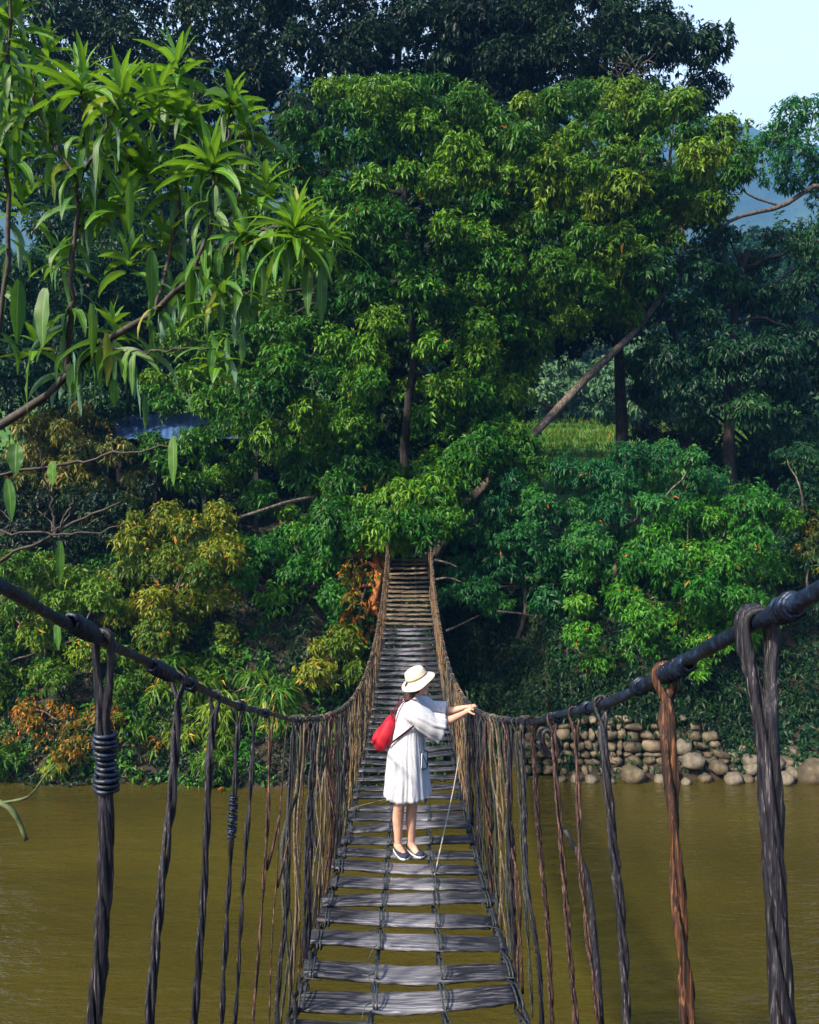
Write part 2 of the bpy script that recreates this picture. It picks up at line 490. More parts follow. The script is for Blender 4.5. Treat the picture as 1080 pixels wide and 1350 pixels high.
cam.sensor_fit = 'HORIZONTAL'; cam.sensor_width = 36; cam.lens = 36
cam.clip_start = .05; cam.clip_end = 6000
co.location = (0, 0, HC); co.rotation_euler = (R(90), 0, 0)
sc.camera = co
sc.view_settings.view_transform = 'Standard'; sc.view_settings.look = 'None'
sc.view_settings.exposure = 1.48; sc.view_settings.gamma = 1
sc.render.engine = 'CYCLES'
sc.cycles.max_bounces = 6; sc.cycles.diffuse_bounces = 3; sc.cycles.transmission_bounces = 4
sc.cycles.transparent_max_bounces = 12
sc.cycles.use_adaptive_sampling = True
sc.cycles.volume_bounces = 0

# ------------------------------------------------------------------ ground, water, mountains
WL = 22.3                                     # far waterline


def h_ground(x, y):
    wob = (.5 * math.sin(x * .35) + .3 * math.sin(x * .9 + 1)) * (.12 if 3 < x < 18 else 1)
    n_ = mnoise.noise(Vector((x * .25, y * .25, 3.1)))
    yy = y - wob * (1 if abs(x) > 3 else .3)
    if y > 21 and .9 < x < 4.2:                # bank recessed so the hollow under the bushes falls dark
        yy -= 2.6 * math.sin((x - .9) / 3.3 * math.pi) ** .5 * max(0, min(1, (28.5 - y) / 2))
    if y < 10:
        if yy < 1.2:
            return 5.5 - .05 * max(0, -yy) + .2 * n_
        return max(-1.6, 5.5 - (yy - 1.2) * 3.2)
    if yy < WL:
        return -1.6 + 1.55 * max(0, min(1, (yy - (WL - 2.5)) / 2.5))
    if yy < WL + 4.9:
        return -.05 + (yy - WL) * 1.13 + .22 * n_
    z = -.05 + 4.9 * 1.13
    t = yy - WL - 4.9
    z += min(t, 10) * .20
    if t > 10:
        st = (t - 10)
        z += min(st, 40) * .21
        if st > 40:
            z += min(st - 40, 60) * .52
        if st > 100:
            z += min(st - 100, 500) * .05
        # terraces
        if 0 < st < 40:
            k = z / .9
            z = (math.floor(k) + min(1, max(0, (k - math.floor(k) - .72) / .28))) * .9
    return z + (.15 * n_ if t > 0 else 0)


xs = np.unique(np.concatenate([np.linspace(-700, -60, 24), np.linspace(-60, -18, 30), np.linspace(-18, 18, 90), np.linspace(18, 60, 30), np.linspace(60, 700, 24)]))
ys = np.unique(np.concatenate([np.linspace(-300, -10, 14), np.linspace(-10, 6, 33), np.linspace(6, 18, 6), np.linspace(18, 30, 49), np.linspace(30, 85, 120), np.linspace(85, 160, 20), np.linspace(160, 900, 12)]))
gv = [(x, y, h_ground(x, y)) for y in ys for x in xs]
nx = len(xs)
gf = [(j * nx + i, j * nx + i + 1, (j + 1) * nx + i + 1, (j + 1) * nx + i) for j in range(len(ys) - 1) for i in range(nx - 1)]
tag(MB().add(gv, gf).build('ground', M['ground']), kind='structure')
tag(MB().add([(-700, -3, 0), (700, -3, 0), (700, 27, 0), (-700, 27, 0)], [(0, 1, 2, 3)]).build('water', M['water']), kind='structure')


def ridge(name, y0, depth, x0, x1, prof, seed):
    X = np.linspace(x0, x1, 110); Y = np.linspace(0, 1, 30)
    vs = []
    for v in Y:
        for x in X:
            hh = prof(x)
            s = math.sin(min(1, v / .7) * math.pi / 2) if v < .7 else math.cos((v - .7) / .3 * math.pi / 2)
            nz = mnoise.fractal(Vector((x * .004 + seed, v * 2.2, 0)), 1, 2, 5)
            vs.append((x, y0 + v * depth, max(-5, hh * s + nz * 60 * s * (1 - .8 * (abs(v - .7) < .08)))))
    nX = len(X)
    fs = [(j * nX + i, j * nX + i + 1, (j + 1) * nX + i + 1, (j + 1) * nX + i) for j in range(len(Y) - 1) for i in range(nX - 1)]
    return tag(MB().add(vs, fs).build(name, M['mountain']), kind='structure')


# ridge line falls gently to the right: (940,128) .. (1000,142) .. (1080,170) in the photograph
ridge('mountain', 800, 1000, -1700, 1900, lambda x: 745 - .10 * x * (1 if x > 0 else .3) - 55 * math.sin((x - 400) / 210) * 0.35, 1.7)

m, n_, l_ = new_mat('thin_haze')
o_ = n_.new('ShaderNodeOutputMaterial'); pv = n_.new('ShaderNodeVolumePrincipled')
pv.inputs['Color'].default_value = (.12, .38, 1, 1); pv.inputs['Density'].default_value = .0005; pv.inputs['Anisotropy'].default_value = .0
l_.new(pv.outputs[0], o_.inputs['Volume'])
tag(MB().box((0, 800, 430), (4200, 2600, 900)).build('haze', m, smooth=False), 'thin blue haze in the valley air', 'haze', kind='stuff')

# ------------------------------------------------------------------ foliage
def inpoly(p, poly):
    x, y = p
    c = False
    for i in range(len(poly)):
        x1, y1 = poly[i]; x2, y2 = poly[i - 1]
        if (y1 > y) != (y2 > y) and x < (x2 - x1) * (y - y1) / (y2 - y1) + x1:
            c = not c
    return c


def edge_dist(p, poly):
    b = 1e9
    p = np.array(p, float)
    for i in range(len(poly)):
        a = np.array(poly[i - 1], float); c = np.array(poly[i], float)
        t = np.clip(np.dot(p - a, c - a) / (np.dot(c - a, c - a) + 1e-9), 0, 1)
        b = min(b, np.linalg.norm(p - a - t * (c - a)))
    return b


def fill(poly, spacing, rng, holes=()):
    xs_ = [p[0] for p in poly]; ys_ = [p[1] for p in poly]
    pts, miss = [], 0
    while miss < 500:
        q = (rng.uniform(min(xs_), max(xs_)), rng.uniform(min(ys_), max(ys_)))
        if not inpoly(q, poly) or any(inpoly(q, h) for h in holes) or any((q[0] - a) ** 2 + (q[1] - b) ** 2 < spacing ** 2 for a, b in pts):
            miss += 1
            continue
        pts.append(q); miss = 0
    return pts


def clumps_of(poly, d0, D, spacing, rng, holes=(), back=True, jit=.5):
    out = []
    for layer in ((0, 1) if back else (0,)):
        pts = fill(poly, spacing * (1 if layer == 0 else 1.25), rng, holes if layer == 0 else ())
        if not pts:
            continue
        ed = np.array([edge_dist(p, poly) for p in pts])
        e = np.clip(ed / max(ed.max(), 1), 0, 1)
        for p, q, dd in zip(pts, e, ed):
            d = d0 - D * math.sqrt(q) if layer == 0 else d0 + .8 * D * math.sqrt(q)
            d += rng.normal() * jit
            r = spacing / F * d * rng.uniform(.56, .88)
            r = min(r, max(.35, (dd + spacing * .35) / F * d))
            out.append((P(p[0], p[1], d), r))
    return out


def leaves_from_clumps(cl, dens, k, L, W, droop, rng, flat=.85, out_w=.5):
    """rosettes of k drooping leaves over the shell of every clump"""
    cc = np.array([c for c, r in cl]); rr = np.array([r for c, r in cl])
    Cn, Dn, Cr = [], [], []
    for i, (c, r) in enumerate(cl):
        n = max(4, int(DENS * dens * 4 * math.pi * r * r))
        u = rng.normal(size=(n, 3)); u /= np.linalg.norm(u, axis=1)[:, None]
        keep = (u[:, 2] > -.35) | (rng.random(n) < .35)
        u = u[keep]
        s = rng.uniform(.30, 1.10, len(u)) ** .7
        # lumpy outline
        s *= 1 + .22 * np.sin(u[:, 0] * 5 + i) * np.sin(u[:, 1] * 5 + 2 * i) + .15 * np.sin(u[:, 2] * 7 + i)
        p = c + u * (r * s)[:, None] * np.array([1, 1, flat])
        # drop what sits deep inside a neighbouring clump
        d2 = np.linalg.norm(p[:, None, :] - cc[None, :, :], axis=2) / rr[None, :]
        d2[:, i] = 9
        ok = d2.min(axis=1) > .52
        Cn.append(p[ok]); Dn.append(u[ok]); Cr.append(np.full(ok.sum(), rng.random()))
    Cn = np.concatenate(Cn); Dn = np.concatenate(Dn); Cr = np.concatenate(Cr)
    return make_leaves(Cn, Dn, Cr, k, L, W, droop, rng, out_w)


def make_leaves(Cn, Dn, Cr, k, L, W, droop, rng, out_w=.5):
    n = len(Cn)
    D = np.repeat(Dn, k, axis=0); B = np.repeat(Cn, k, axis=0); cr = np.repeat(Cr, k)
    N = n * k
    rnd = rng.normal(size=(N, 3))
    rnd -= D * np.sum(rnd * D, axis=1)[:, None]
    rnd /= np.linalg.norm(rnd, axis=1)[:, None] + 1e-9
    d = D * out_w + rnd * .85 + np.array([0, 0, -1.]) * droop * rng.uniform(.4, 1.4, N)[:, None]
    d /= np.linalg.norm(d, axis=1)[:, None]
    sz = np.repeat(.75 + .5 * np.mod(Cr * 7.31, 1), k) * np.repeat(rng.uniform(.72, 1.2, n), k)
    ln = .93 * L * sz * rng.uniform(.6, 1.2, N); wd = 1.12 * W * (.4 + .6 * sz) * rng.uniform(.7, 1.2, N)
    nrm = D * .7 + np.array([0, 0, .8]) + rng.normal(size=(N, 3)) * .75
    side = np.cross(d, nrm); side /= np.linalg.norm(side, axis=1)[:, None] + 1e-9
    nn = np.cross(side, d)
    B = B + rng.normal(size=(N, 3)) * .03
    mid = B + d * (ln * .45)[:, None] + nn * (ln * rng.uniform(.0, .11, N))[:, None]
    tip = B + d * ln[:, None] - np.array([0, 0, 1.]) * (ln * .28 * droop)[:, None] * 1.0
    Lf = mid + side * (wd * .5)[:, None] + nn * (wd * .16)[:, None]
    Rt = mid - side * (wd * .5)[:, None] + nn * (wd * .16)[:, None]
    V = np.stack([B, Lf, mid, Rt, tip], axis=1).reshape(-1, 3)
    base = (np.arange(N) * 5)[:, None, None]
    T = np.array([[0, 2, 1], [0, 3, 2], [1, 2, 4], [2, 3, 4]])[None] + base
    lr = np.repeat(rng.random(N), 5); crr = np.repeat(np.clip(cr + 0 * cr, 0, 1), 5)
    return V, T.reshape(-1, 3), lr, crr


def leaf_mesh(name, data, mat, parent=None, loc=None):
    V, T, lr, cr = data
    if loc is not None:
        V = V - np.asarray(loc)
    me = bpy.data.meshes.new(name)
    me.vertices.add(len(V)); me.vertices.foreach_set('co', V.astype(np.float32).ravel())
    me.loops.add(len(T) * 3); me.loops.foreach_set('vertex_index', T.astype(np.int32).ravel())
    me.polygons.add(len(T))
    me.polygons.foreach_set('loop_start', np.arange(0, len(T) * 3, 3, dtype=np.int32))
    me.polygons.foreach_set('loop_total', np.full(len(T), 3, dtype=np.int32))
    for nm, arr in (('leaf_rand', lr), ('clump_rand', cr)):
        a = me.attributes.new(nm, 'FLOAT', 'POINT'); a.data.foreach_set('value', arr.astype(np.float32))
    me.materials.append(mat)
    me.update(calc_edges=True); me.validate()
    o = bpy.data.objects.new(name, me); C.objects.link(o)
    if parent: o.parent = parent
    return o


NLEAF = 0
DENS = 4.5


def limb_mesh(mb, a, b, r0, r1, rng, sag=.0, n=9, wob=.25):
    a, b = np.asarray(a, float), np.asarray(b, float)
    L = np.linalg.norm(b - a)
    m = (a + b) / 2 + rng.normal(size=3) * L * wob * .3 + np.array([0, 0, sag])
    pts = spline([a, m, b], n)
    pts[1:-1] += rng.normal(size=(n - 2, 3)) * L * .012
    mb.tube(pts, np.linspace(r0, r1, n), 7, rough=.06)


def tree(name, label, cat, poly, d0, D, spacing, mat, base=None, trunk=None, bark='bark', dens=8, k=7, L=.24, W=.062, droop=.7,
         seed=1, holes=(), group=None, back=True, limbs=10, tr=.28, flat=.85, extra=None, jit=.75, out_w=.5):
    global NLEAF
    rng = np.random.default_rng(seed)
    cl = clumps_of(poly, d0, D, spacing, rng, holes, back, jit)
    if extra:
        cl += [(P(a, b, c), r) for a, b, c, r in extra]
    cen = np.mean([c for c, r in cl], axis=0)
    if trunk is None:
        bx, by = cen[0], cen[1]
        gz = h_ground(bx, by)
        trunk = [(bx, by, gz - .2), (bx + rng.normal() * .2, by, gz + (cen[2] - gz) * .5), tuple(cen)]
    trunk = [np.asarray(t, float) for t in trunk]
    root = tag(empty(name, trunk[0]), label, cat, group)
    off = trunk[0]
    mb = MB()
    pts = spline(trunk, 16)
    pts[2:-1] += rng.normal(size=(13, 3)) * tr * .12
    rad = tr * (1 - .6 * np.linspace(0, 1, 16)); rad[0] *= 1.35; rad[1] *= 1.1
    mb.tube(pts - off, rad, 10, rough=.06)
    mb.build('trunk', M[bark], root)
    if limbs:
        up_ok = [i for i in range(len(cl)) if cl[i][0][2] > pts[7][2] - .3]
        idx = rng.permutation(up_ok if len(up_ok) >= 3 else np.arange(len(cl)))[:limbs]
        for i in idx:
            q = cl[i][0]
            j = np.argmin([np.linalg.norm(q - p) + (40 if t < 7 else 0) + abs(t - 11) * .2 for t, p in enumerate(pts)])
            r0 = min(tr * .42, .03 + .02 * np.linalg.norm(q - pts[j]))
            lm = MB(); limb_mesh(lm, pts[j] - off, q - off, max(.025, r0), .015, rng)
            lm.build('limb', M[bark], root)
    data = leaves_from_clumps(cl, dens, k, L, W, droop, rng, flat, out_w)
    data = (data[0] - off,) + data[1:]
    NLEAF += len(data[0]) // 5
    leaf_mesh('crown', data, M[mat], root)
    return root


# --- the tall trees behind, their shade put into the leaf colour
BK = 'tall dark trees behind the bridge end'
tree('shade_coloured_tree', 'tall shade-coloured tree at the upper left, with pale sky glinting through its crown', 'tree',
     [(-30, -60), (-30, 260), (130, 300), (260, 300), (350, 240), (400, 140), (400, -60)], 39, 2.5, 62, 'shade_dark_leaf', bark='bark_dark', dens=4.2, L=.30, W=.085, seed=2, tr=.4, group=BK, jit=.9)
tree('shade_coloured_tree', 'tall shade-coloured tree rising behind the middle of the sunlit crown', 'tree',
     [(330, -60), (330, 180), (480, 160), (600, 160), (730, 150), (740, -60)], 38, 2.5, 54, 'shade_dark_leaf', bark='bark_dark', dens=6.5, L=.30, W=.085, seed=3, tr=.4, group=BK, jit=.9)
tree('shade_coloured_tree', 'tall shade-coloured tree whose ragged right edge stands against the open sky', 'tree',
     [(620, -60), (620, 180), (760, 165), (860, 150), (925, 140), (950, 115), (945, 55), (900, 30), (855, 5), (790, -40)], 36.5, 2.3, 48, 'shade_dark_leaf', bark='bark_dark', dens=6.5, L=.28, W=.08, seed=4, trunk=[P(650, 700, 36.5), P(662, 450, 36.5), P(720, 260, 36.5), P(790, 110, 36.5)], tr=.38, group=BK, jit=.7)
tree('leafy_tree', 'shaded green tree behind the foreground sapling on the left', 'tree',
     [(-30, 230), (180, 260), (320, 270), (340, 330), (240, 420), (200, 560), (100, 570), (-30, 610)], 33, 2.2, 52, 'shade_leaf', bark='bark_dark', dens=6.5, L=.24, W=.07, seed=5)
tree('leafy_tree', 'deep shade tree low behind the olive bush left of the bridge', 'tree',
     [(-30, 590), (100, 600), (200, 590), (330, 620), (430, 620), (490, 640), (480, 740), (300, 800), (-30, 760)], 35, 1.5, 55, 'shade_dark_leaf', bark='bark_dark', dens=6, L=.26, W=.08, seed=6)
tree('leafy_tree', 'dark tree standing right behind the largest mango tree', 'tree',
     [(320, 170), (480, 130), (690, 150), (690, 480), (665, 620), (560, 660), (430, 640), (330, 480)], 34, 1.5, 60, 'shade_dark_leaf', bark='bark_dark', dens=5, L=.27, W=.085, seed=51)
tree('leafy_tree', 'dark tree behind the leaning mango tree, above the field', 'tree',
     [(680, 190), (860, 190), (950, 290), (870, 330), (850, 440), (780, 455), (700, 470)], 35.5, 1.5, 56, 'shade_dark_leaf', bark='bark_dark', dens=5, L=.27, W=.085, seed=52, trunk=[P(905, 690, 35.5), P(900, 500, 35.5), P(850, 320, 35.5)])
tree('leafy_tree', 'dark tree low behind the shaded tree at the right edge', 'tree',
     [(845, 470), (1100, 430), (1100, 720), (960, 720), (955, 640), (890, 590), (850, 570)], 36, 1.5, 52, 'shade_dark_leaf', bark='bark_dark', dens=4.5, L=.27, W=.085, seed=53)
# --- the sunlit trees at the bridge end
TR1 = [P(530, 745, 29.2), P(532, 640, 29.2), P(537, 560, 29), P(545, 450, 28.8), P(540, 330, 28.8), P(530, 220, 29)]
gap = [(482, 480), (500, 430), (560, 420), (572, 500), (560, 590), (530, 640), (488, 600)]
gap2 = [(572, 640), (640, 625), (640, 665), (600, 715), (568, 700)]
tree('mango_tree', 'largest sunlit mango tree directly above the far end of the bridge', 'tree',
     [(195, 560), (200, 480), (215, 430), (270, 380), (340, 320), (350, 200), (400, 125), (480, 100), (560, 100), (640, 125), (680, 180), (690, 300), (680, 430), (690, 520), (650, 580), (620, 640), (580, 700), (560, 735), (510, 725), (465, 720), (420, 690), (330, 660), (240, 640), (200, 600)],
     29.5, 3.6, 37, 'mango', trunk=TR1, dens=9.5, seed=7, holes=(gap, gap2), limbs=16, tr=.21, bark='bark_dark',
     extra=[(470, 690, 25.4, .7), (498, 672, 25.2, .75), (530, 660, 25.0, .8), (560, 655, 25.0, .75), (585, 640, 25.3, .7), (520, 700, 25.4, .5), (492, 708, 25.3, .5), (548, 698, 25.5, .45), (566, 690, 25.4, .4), (440, 680, 25.6, .8), (500, 700, 22.6, .42), (516, 690, 22.5, .42), (538, 684, 22.6, .45), (558, 690, 22.4, .42), (574, 700, 22.6, .42), (592, 684, 23, .5), (480, 690, 23.2, .5), (528, 712, 23.4, .3), (550, 714, 23.6, .25), (512, 712, 23, .3), (566, 708, 22.4, .3), (610, 610, 25.8, .8), (640, 590, 26.2, .8)])
TR2 = [P(570, 735, 27.6), P(600, 685, 27.8), P(640, 640, 28.1), P(725, 550, 28.7), P(790, 480, 29.3), P(850, 425, 30), P(900, 330, 30.5), P(880, 230, 30.5)]
tree('mango_tree', 'leaning mango tree whose pale trunk slants up to the right beside the field', 'tree',
     [(650, 160), (700, 130), (760, 112), (850, 115), (920, 135), (960, 160), (985, 195), (975, 255), (945, 280), (880, 320), (860, 390), (830, 420), (760, 440), (715, 460), (690, 510), (650, 500), (640, 400), (645, 260)],
     30, 2.8, 36, 'mango_bright', trunk=TR2, dens=9, seed=8, limbs=9, tr=.21,
     extra=[(655, 605, 27.3, .6), (690, 590, 27.5, .6), (672, 570, 27.6, .6), (700, 615, 27.2, .6), (650, 560, 27.8, .7), (665, 640, 27, .5)])
# --- right side
tree('leafy_tree', 'dark shaded tree with hanging foliage along the right edge, beyond the field gap', 'tree',
     [(850, 330), (930, 300), (1000, 320), (1100, 290), (1100, 600), (1010, 610), (960, 570), (900, 560), (845, 520), (825, 440)],
     31.5, 2.2, 46, 'shade_leaf', trunk=[P(965, 680, 31.5), P(962, 560, 31.5), P(970, 400, 31.5), P(985, 330, 31.5)], bark='bark_dark', dens=6.5, L=.24, W=.06, droop=.9, seed=9, tr=.25)
tree('leafy_tree', 'small green tree top at the upper right corner in front of the blue mountain', 'tree',
     [(1010, 165), (1035, 140), (1100, 130), (1100, 290), (1060, 250), (1010, 240), (990, 205)], 33, 1.4, 40, 'teal_leaf',
     trunk=[P(1190, 640, 33), P(1170, 420, 33), P(1120, 250, 33), P(1060, 200, 33)], dens=5, L=.25, W=.06, seed=10, tr=.25, limbs=8)
root = tag(empty('bare_tree', P(1150, 640, 32.4)), 'pale bare branches reaching in from the right edge below the mountain', 'tree')
mb = MB(); off = P(1150, 640, 32.4)
mb.tube(spline([P(1150, 640, 32.4), P(1160, 450, 32.4), P(1130, 300, 32.4)], 10) - off, np.linspace(.3, .16, 10), 8, rough=.05)
mb.build('trunk', M['bark'], root)
for path, r0, r1 in (([(1130, 300), (1085, 245), (1030, 272), (965, 290), (940, 325)], .14, .04), ([(1135, 330), (1080, 318), (1000, 312)], .10, .03), ([(1030, 272), (985, 255), (968, 225)], .05, .02), ([(965, 290), (952, 300), (958, 380), (950, 430)], .05, .02)):
    MB().tube(spline([P(a, b, 32.4 - .004 * (1130 - a)) for a, b in path], 14) - off, np.linspace(r0, r1, 14), 7, rough=.08).build('limb', M['bark'], root)
root = tag(empty('bare_tree', P(880, 330, 35)), 'fan of dead grey twigs sticking out of the dark crown at the top right', 'tree')
off = P(880, 330, 35); rng = np.random.default_rng(3)
MB().tube(spline([P(880, 330, 35), P(845, 200, 34.6), P(830, 120, 34)], 10) - off, np.linspace(.14, .06, 10), 6).build('trunk', M['bark'], root)
for k in range(16):
    a = R(35 + 120 * k / 15); l = rng.uniform(30, 60)
    s = P(835 + rng.uniform(-25, 25), 105, 34)
    e = P(835 + math.cos(a) * l, 105 - math.sin(a) * l * .7, 33.4)
    MB().tube(spline([s, (s + e) / 2 + rng.normal(size=3) * .12, e], 6) - off, np.linspace(.03, .012, 6), 4).build('twig', M['bark'], root)
# trunk standing in the field gap
root = tag(empty('slim_tree', P(822, 640, 33)), 'straight dark trunk standing upright in front of the green field', 'tree')
off = P(822, 640, 33)
MB().tube(spline([P(822, 640, 33), P(820, 560, 33), P(815, 440, 33), P(818, 300, 33)], 12) - off, np.linspace(.26, .18, 12), 9, rough=.06).build('trunk', M['bark_dark'], root)
data = leaves_from_clumps([(P(818 + RNG.normal() * 30, 310 + RNG.normal() * 25, 33 + RNG.normal()), .9) for k in range(10)], 6, 7, .24, .06, .7, RNG)
leaf_mesh('crown', (data[0] - off,) + data[1:], M['shade_leaf'], root)

tree('bush', 'blue green bush between the field and the lit bush on the right bank', 'bush',
     [(690, 690), (700, 640), (760, 600), (850, 585), (920, 600), (960, 640), (950, 700), (880, 740), (800, 770), (720, 760)], 26.4, 1.5, 36, 'teal_leaf', dens=11, L=.20, W=.055, seed=12, tr=.1)
tree('bush', 'broad bright green bush hanging over the stones on the right bank', 'bush',
     [(760, 760), (840, 700), (930, 660), (1000, 640), (1040, 670), (1050, 730), (1040, 790), (1000, 850), (930, 880), (860, 900), (790, 890), (755, 830)], 25.4, 1.7, 36, 'green_leaf', dens=11, L=.21, W=.055, seed=13, tr=.1)
tree('bush', 'dark green bush just right of the far end of the bridge, above the black hollow', 'bush',
     [(588, 790), (585, 720), (620, 660), (680, 625), (710, 700), (765, 760), (765, 840), (710, 860), (700, 815), (640, 800)], 26.6, 1.3, 34, 'teal_leaf', dens=11, L=.20, W=.05, seed=14, tr=.1)
tree('bush', 'shadowy bush at the right edge mixed with yellow leaves', 'bush',
     [(1035, 600), (1100, 590), (1100, 900), (1050, 870), (1055, 740)], 26.5, 1.0, 36, 'shade_leaf', dens=8, L=.2, W=.05, seed=15, tr=.1)
tree('bush', 'small yellow leaved shrub at the right edge', 'bush',
     [(1055, 660), (1095, 650), (1095, 760), (1062, 740)], 25.4, .4, 26, 'gold_leaf', dens=7, L=.2, W=.045, seed=16, tr=.05, limbs=3)
# --- left side
tree('bush', 'yellowish drooping tree hanging in front of the shed on the left', 'bush',
     [(30, 545), (110, 540), (160, 580), (182, 620), (172, 665), (135, 690), (95, 650), (40, 680), (20, 610)], 30, 1.0, 34, 'gold_leaf', dens=7, L=.24, W=.06, droop=1.0, seed=17, tr=.1)
tree('bush', 'olive yellow bush at the centre of the left bank', 'bush',
     [(150, 740), (175, 685), (230, 655), (290, 670), (312, 720), (300, 790), (305, 860), (250, 905), (180, 905), (140, 850)], 25.6, 1.5, 36, 'olive_leaf', dens=11, L=.20, W=.055, seed=18, tr=.1)
tree('bush', 'yellow green bush at the left edge above the wrapped rope', 'bush',
     [(-30, 735), (60, 735), (130, 755), (160, 810), (160, 890), (100, 960), (-30, 965)], 25, 1.6, 38, 'lime_leaf', dens=11, L=.19, W=.05, seed=19, tr=.1)
tree('bush', 'green bush beside the left rope of the far bridge ramp', 'bush',
     [(312, 790), (335, 720), (400, 690), (470, 710), (498, 735), (500, 800), (480, 850), (440, 895), (400, 890), (350, 905), (325, 850)], 26.2, 1.5, 36, 'green_leaf', dens=11, L=.22, W=.06, seed=20, tr=.1)
tree('bush', 'low olive bush with rusty leaves behind the left rope, close to the water', 'bush',
     [(390, 880), (440, 830), (490, 810), (485, 870), (450, 920), (430, 990), (350, 1010), (330, 940)], 24.4, .9, 32, 'olive_leaf', dens=11, L=.19, W=.05, seed=21, tr=.08)
tree('bamboo_clump', 'arching bamboo with narrow leaves fanning over the water on the left bank', 'bamboo',
     [(170, 900), (230, 870), (310, 880), (370, 900), (410, 950), (400, 1000), (330, 1028), (230, 1022), (170, 970)], 24, 1.1, 34, 'bamboo_leaf', dens=9, k=8, L=.36, W=.045, droop=1.0, seed=22, tr=.06, out_w=.7)
tree('bush', 'rusty orange brush on the earth bank at the left edge', 'bush',
     [(-30, 940), (50, 930), (150, 935), (210, 985), (170, 1005), (60, 995), (-30, 1000)], 23.5, .6, 26, 'rust_and_sun_leaf', dens=6, L=.20, W=.04, seed=23, tr=.05, limbs=4)
tree('bush', 'green leafy growth trailing into the water at the left edge', 'bush',
     [(-30, 990), (60, 985), (150, 1000), (190, 1020), (120, 1036), (-30, 1040)], 23.1, .5, 24, 'bamboo_leaf', dens=9, L=.26, W=.045, droop=.9, seed=24, tr=.05, limbs=4)
tree('bush', 'small bush coloured as orange sunlight around the trunk left of the far bridge ramp', 'bush',
     [(462, 730), (490, 722), (505, 735), (502, 770), (498, 800), (490, 840), (465, 850), (455, 800)], 25.3, .5, 22, 'rust_and_sun_leaf', dens=3.2, L=.17, W=.05, seed=26, tr=.05, limbs=4)
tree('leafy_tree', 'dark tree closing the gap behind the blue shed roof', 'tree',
     [(60, 300), (340, 300), (345, 545), (330, 640), (60, 640)], 36.5, 1.2, 56, 'shade_dark_leaf', bark='bark_dark', dens=4, L=.27, W=.085, seed=54)
tree('bush', 'shade-coloured thicket on the left between the bare twigs and the yellow green bush', 'bush',
     [(-30, 640), (60, 650), (130, 650), (200, 640), (190, 690), (150, 760), (60, 760), (-30, 755)], 28.6, .8, 36, 'shade_dark_leaf', dens=7, L=.2, W=.06, seed=27, tr=.08)  # dark leaves fill a void that is only shade
tree('bush', 'fine leaved green bush between the olive bush and the bamboo', 'bush',
     [(130, 850), (200, 880), (330, 850), (340, 900), (300, 940), (180, 960), (120, 930)], 24.9, .7, 30, 'lime_leaf', dens=8, L=.17, W=.045, seed=28, tr=.06)
tree('bamboo_clump', 'lower bamboo sprays dipping towards the water under the green bush', 'bamboo',
     [(180, 940), (300, 950), (420, 960), (470, 940), (460, 990), (400, 1020), (300, 1030), (200, 1030)], 23.6, .6, 30, 'bamboo_leaf', dens=6, k=8, L=.32, W=.04, droop=1.0, seed=29, tr=.05, out_w=.7)
# dark creeper over the right bank: nobody could count its plants
rng = np.random.default_rng(31)
cl = clumps_of([(700, 900), (800, 905), (950, 880), (1100, 850), (1100, 1000), (960, 985), (830, 960), (700, 950)], 24.4, .4, 26, rng, back=False)
cl += clumps_of([(570, 900), (720, 920), (720, 1000), (590, 1020)], 24.5, .3, 30, rng, back=False)
tag(leaf_mesh('undergrowth', leaves_from_clumps(cl, 7, 6, .17, .05, .7, rng), M['shade_dark_leaf']), 'dark leafy undergrowth covering the slope above the stone wall', 'undergrowth', kind='stuff')
def bank_cover(n, x0, x1, y0, y1, skip):
    X = rng.uniform(x0, x1, n); Y = rng.uniform(y0, y1, n)
    pts = [(x, y, h_ground(x, y) + rng.uniform(0, .30)) for x, y in zip(X, Y) if not skip(x, y)]
    pts = np.array(pts)
    dn = np.array([0, -.75, .66]) + rng.normal(size=(len(pts), 3)) * .45
    dn /= np.linalg.norm(dn, axis=1)[:, None]
    return pts, dn, np.array([.5 + .5 * mnoise.noise(Vector(p * .6)) for p in pts])


hollow = lambda x, y: 1.0 < x < 4 and y < 29
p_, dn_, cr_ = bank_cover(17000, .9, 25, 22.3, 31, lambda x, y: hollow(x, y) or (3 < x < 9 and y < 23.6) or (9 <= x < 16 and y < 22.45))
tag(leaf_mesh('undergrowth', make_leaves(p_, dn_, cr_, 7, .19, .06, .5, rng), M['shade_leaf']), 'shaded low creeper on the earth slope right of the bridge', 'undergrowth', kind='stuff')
p_, dn_, cr_ = bank_cover(17000, -24, 1.0, 21.7, 31, lambda x, y: False)  # darker copy of the weeds, painting shade between the bushes
tag(leaf_mesh('undergrowth', make_leaves(p_, dn_, cr_, 7, .19, .06, .5, rng), M['shade_dark_leaf']), 'shade-coloured weeds deep between the bushes left of the bridge', 'undergrowth', kind='stuff')
p_, dn_, cr_ = bank_cover(7000, -17, -.9, 21.6, 31, lambda x, y: mnoise.noise(Vector((x * .45, y * .45, 7))) < -.02)
tag(leaf_mesh('undergrowth', make_leaves(p_, dn_, cr_, 7, .20, .06, .5, rng), M['green_leaf']), 'green weeds covering the earth bank left of the bridge', 'undergrowth', kind='stuff')
p_, dn_, cr_ = bank_cover(11000, .7, 4.6, 22.6, 29, lambda x, y: False)  # near-black leaves paint the shade inside the hollow
tag(leaf_mesh('undergrowth', make_leaves(p_, dn_, cr_, 6, .18, .06, .8, rng), M['shade_dark_leaf']), 'near black, shade-coloured growth lining the hollow right of the bridge', 'undergrowth', kind='stuff')
X = rng.uniform(2.6, 9.6, 1800); Y = rng.uniform(22.75, 24.3, 1800)
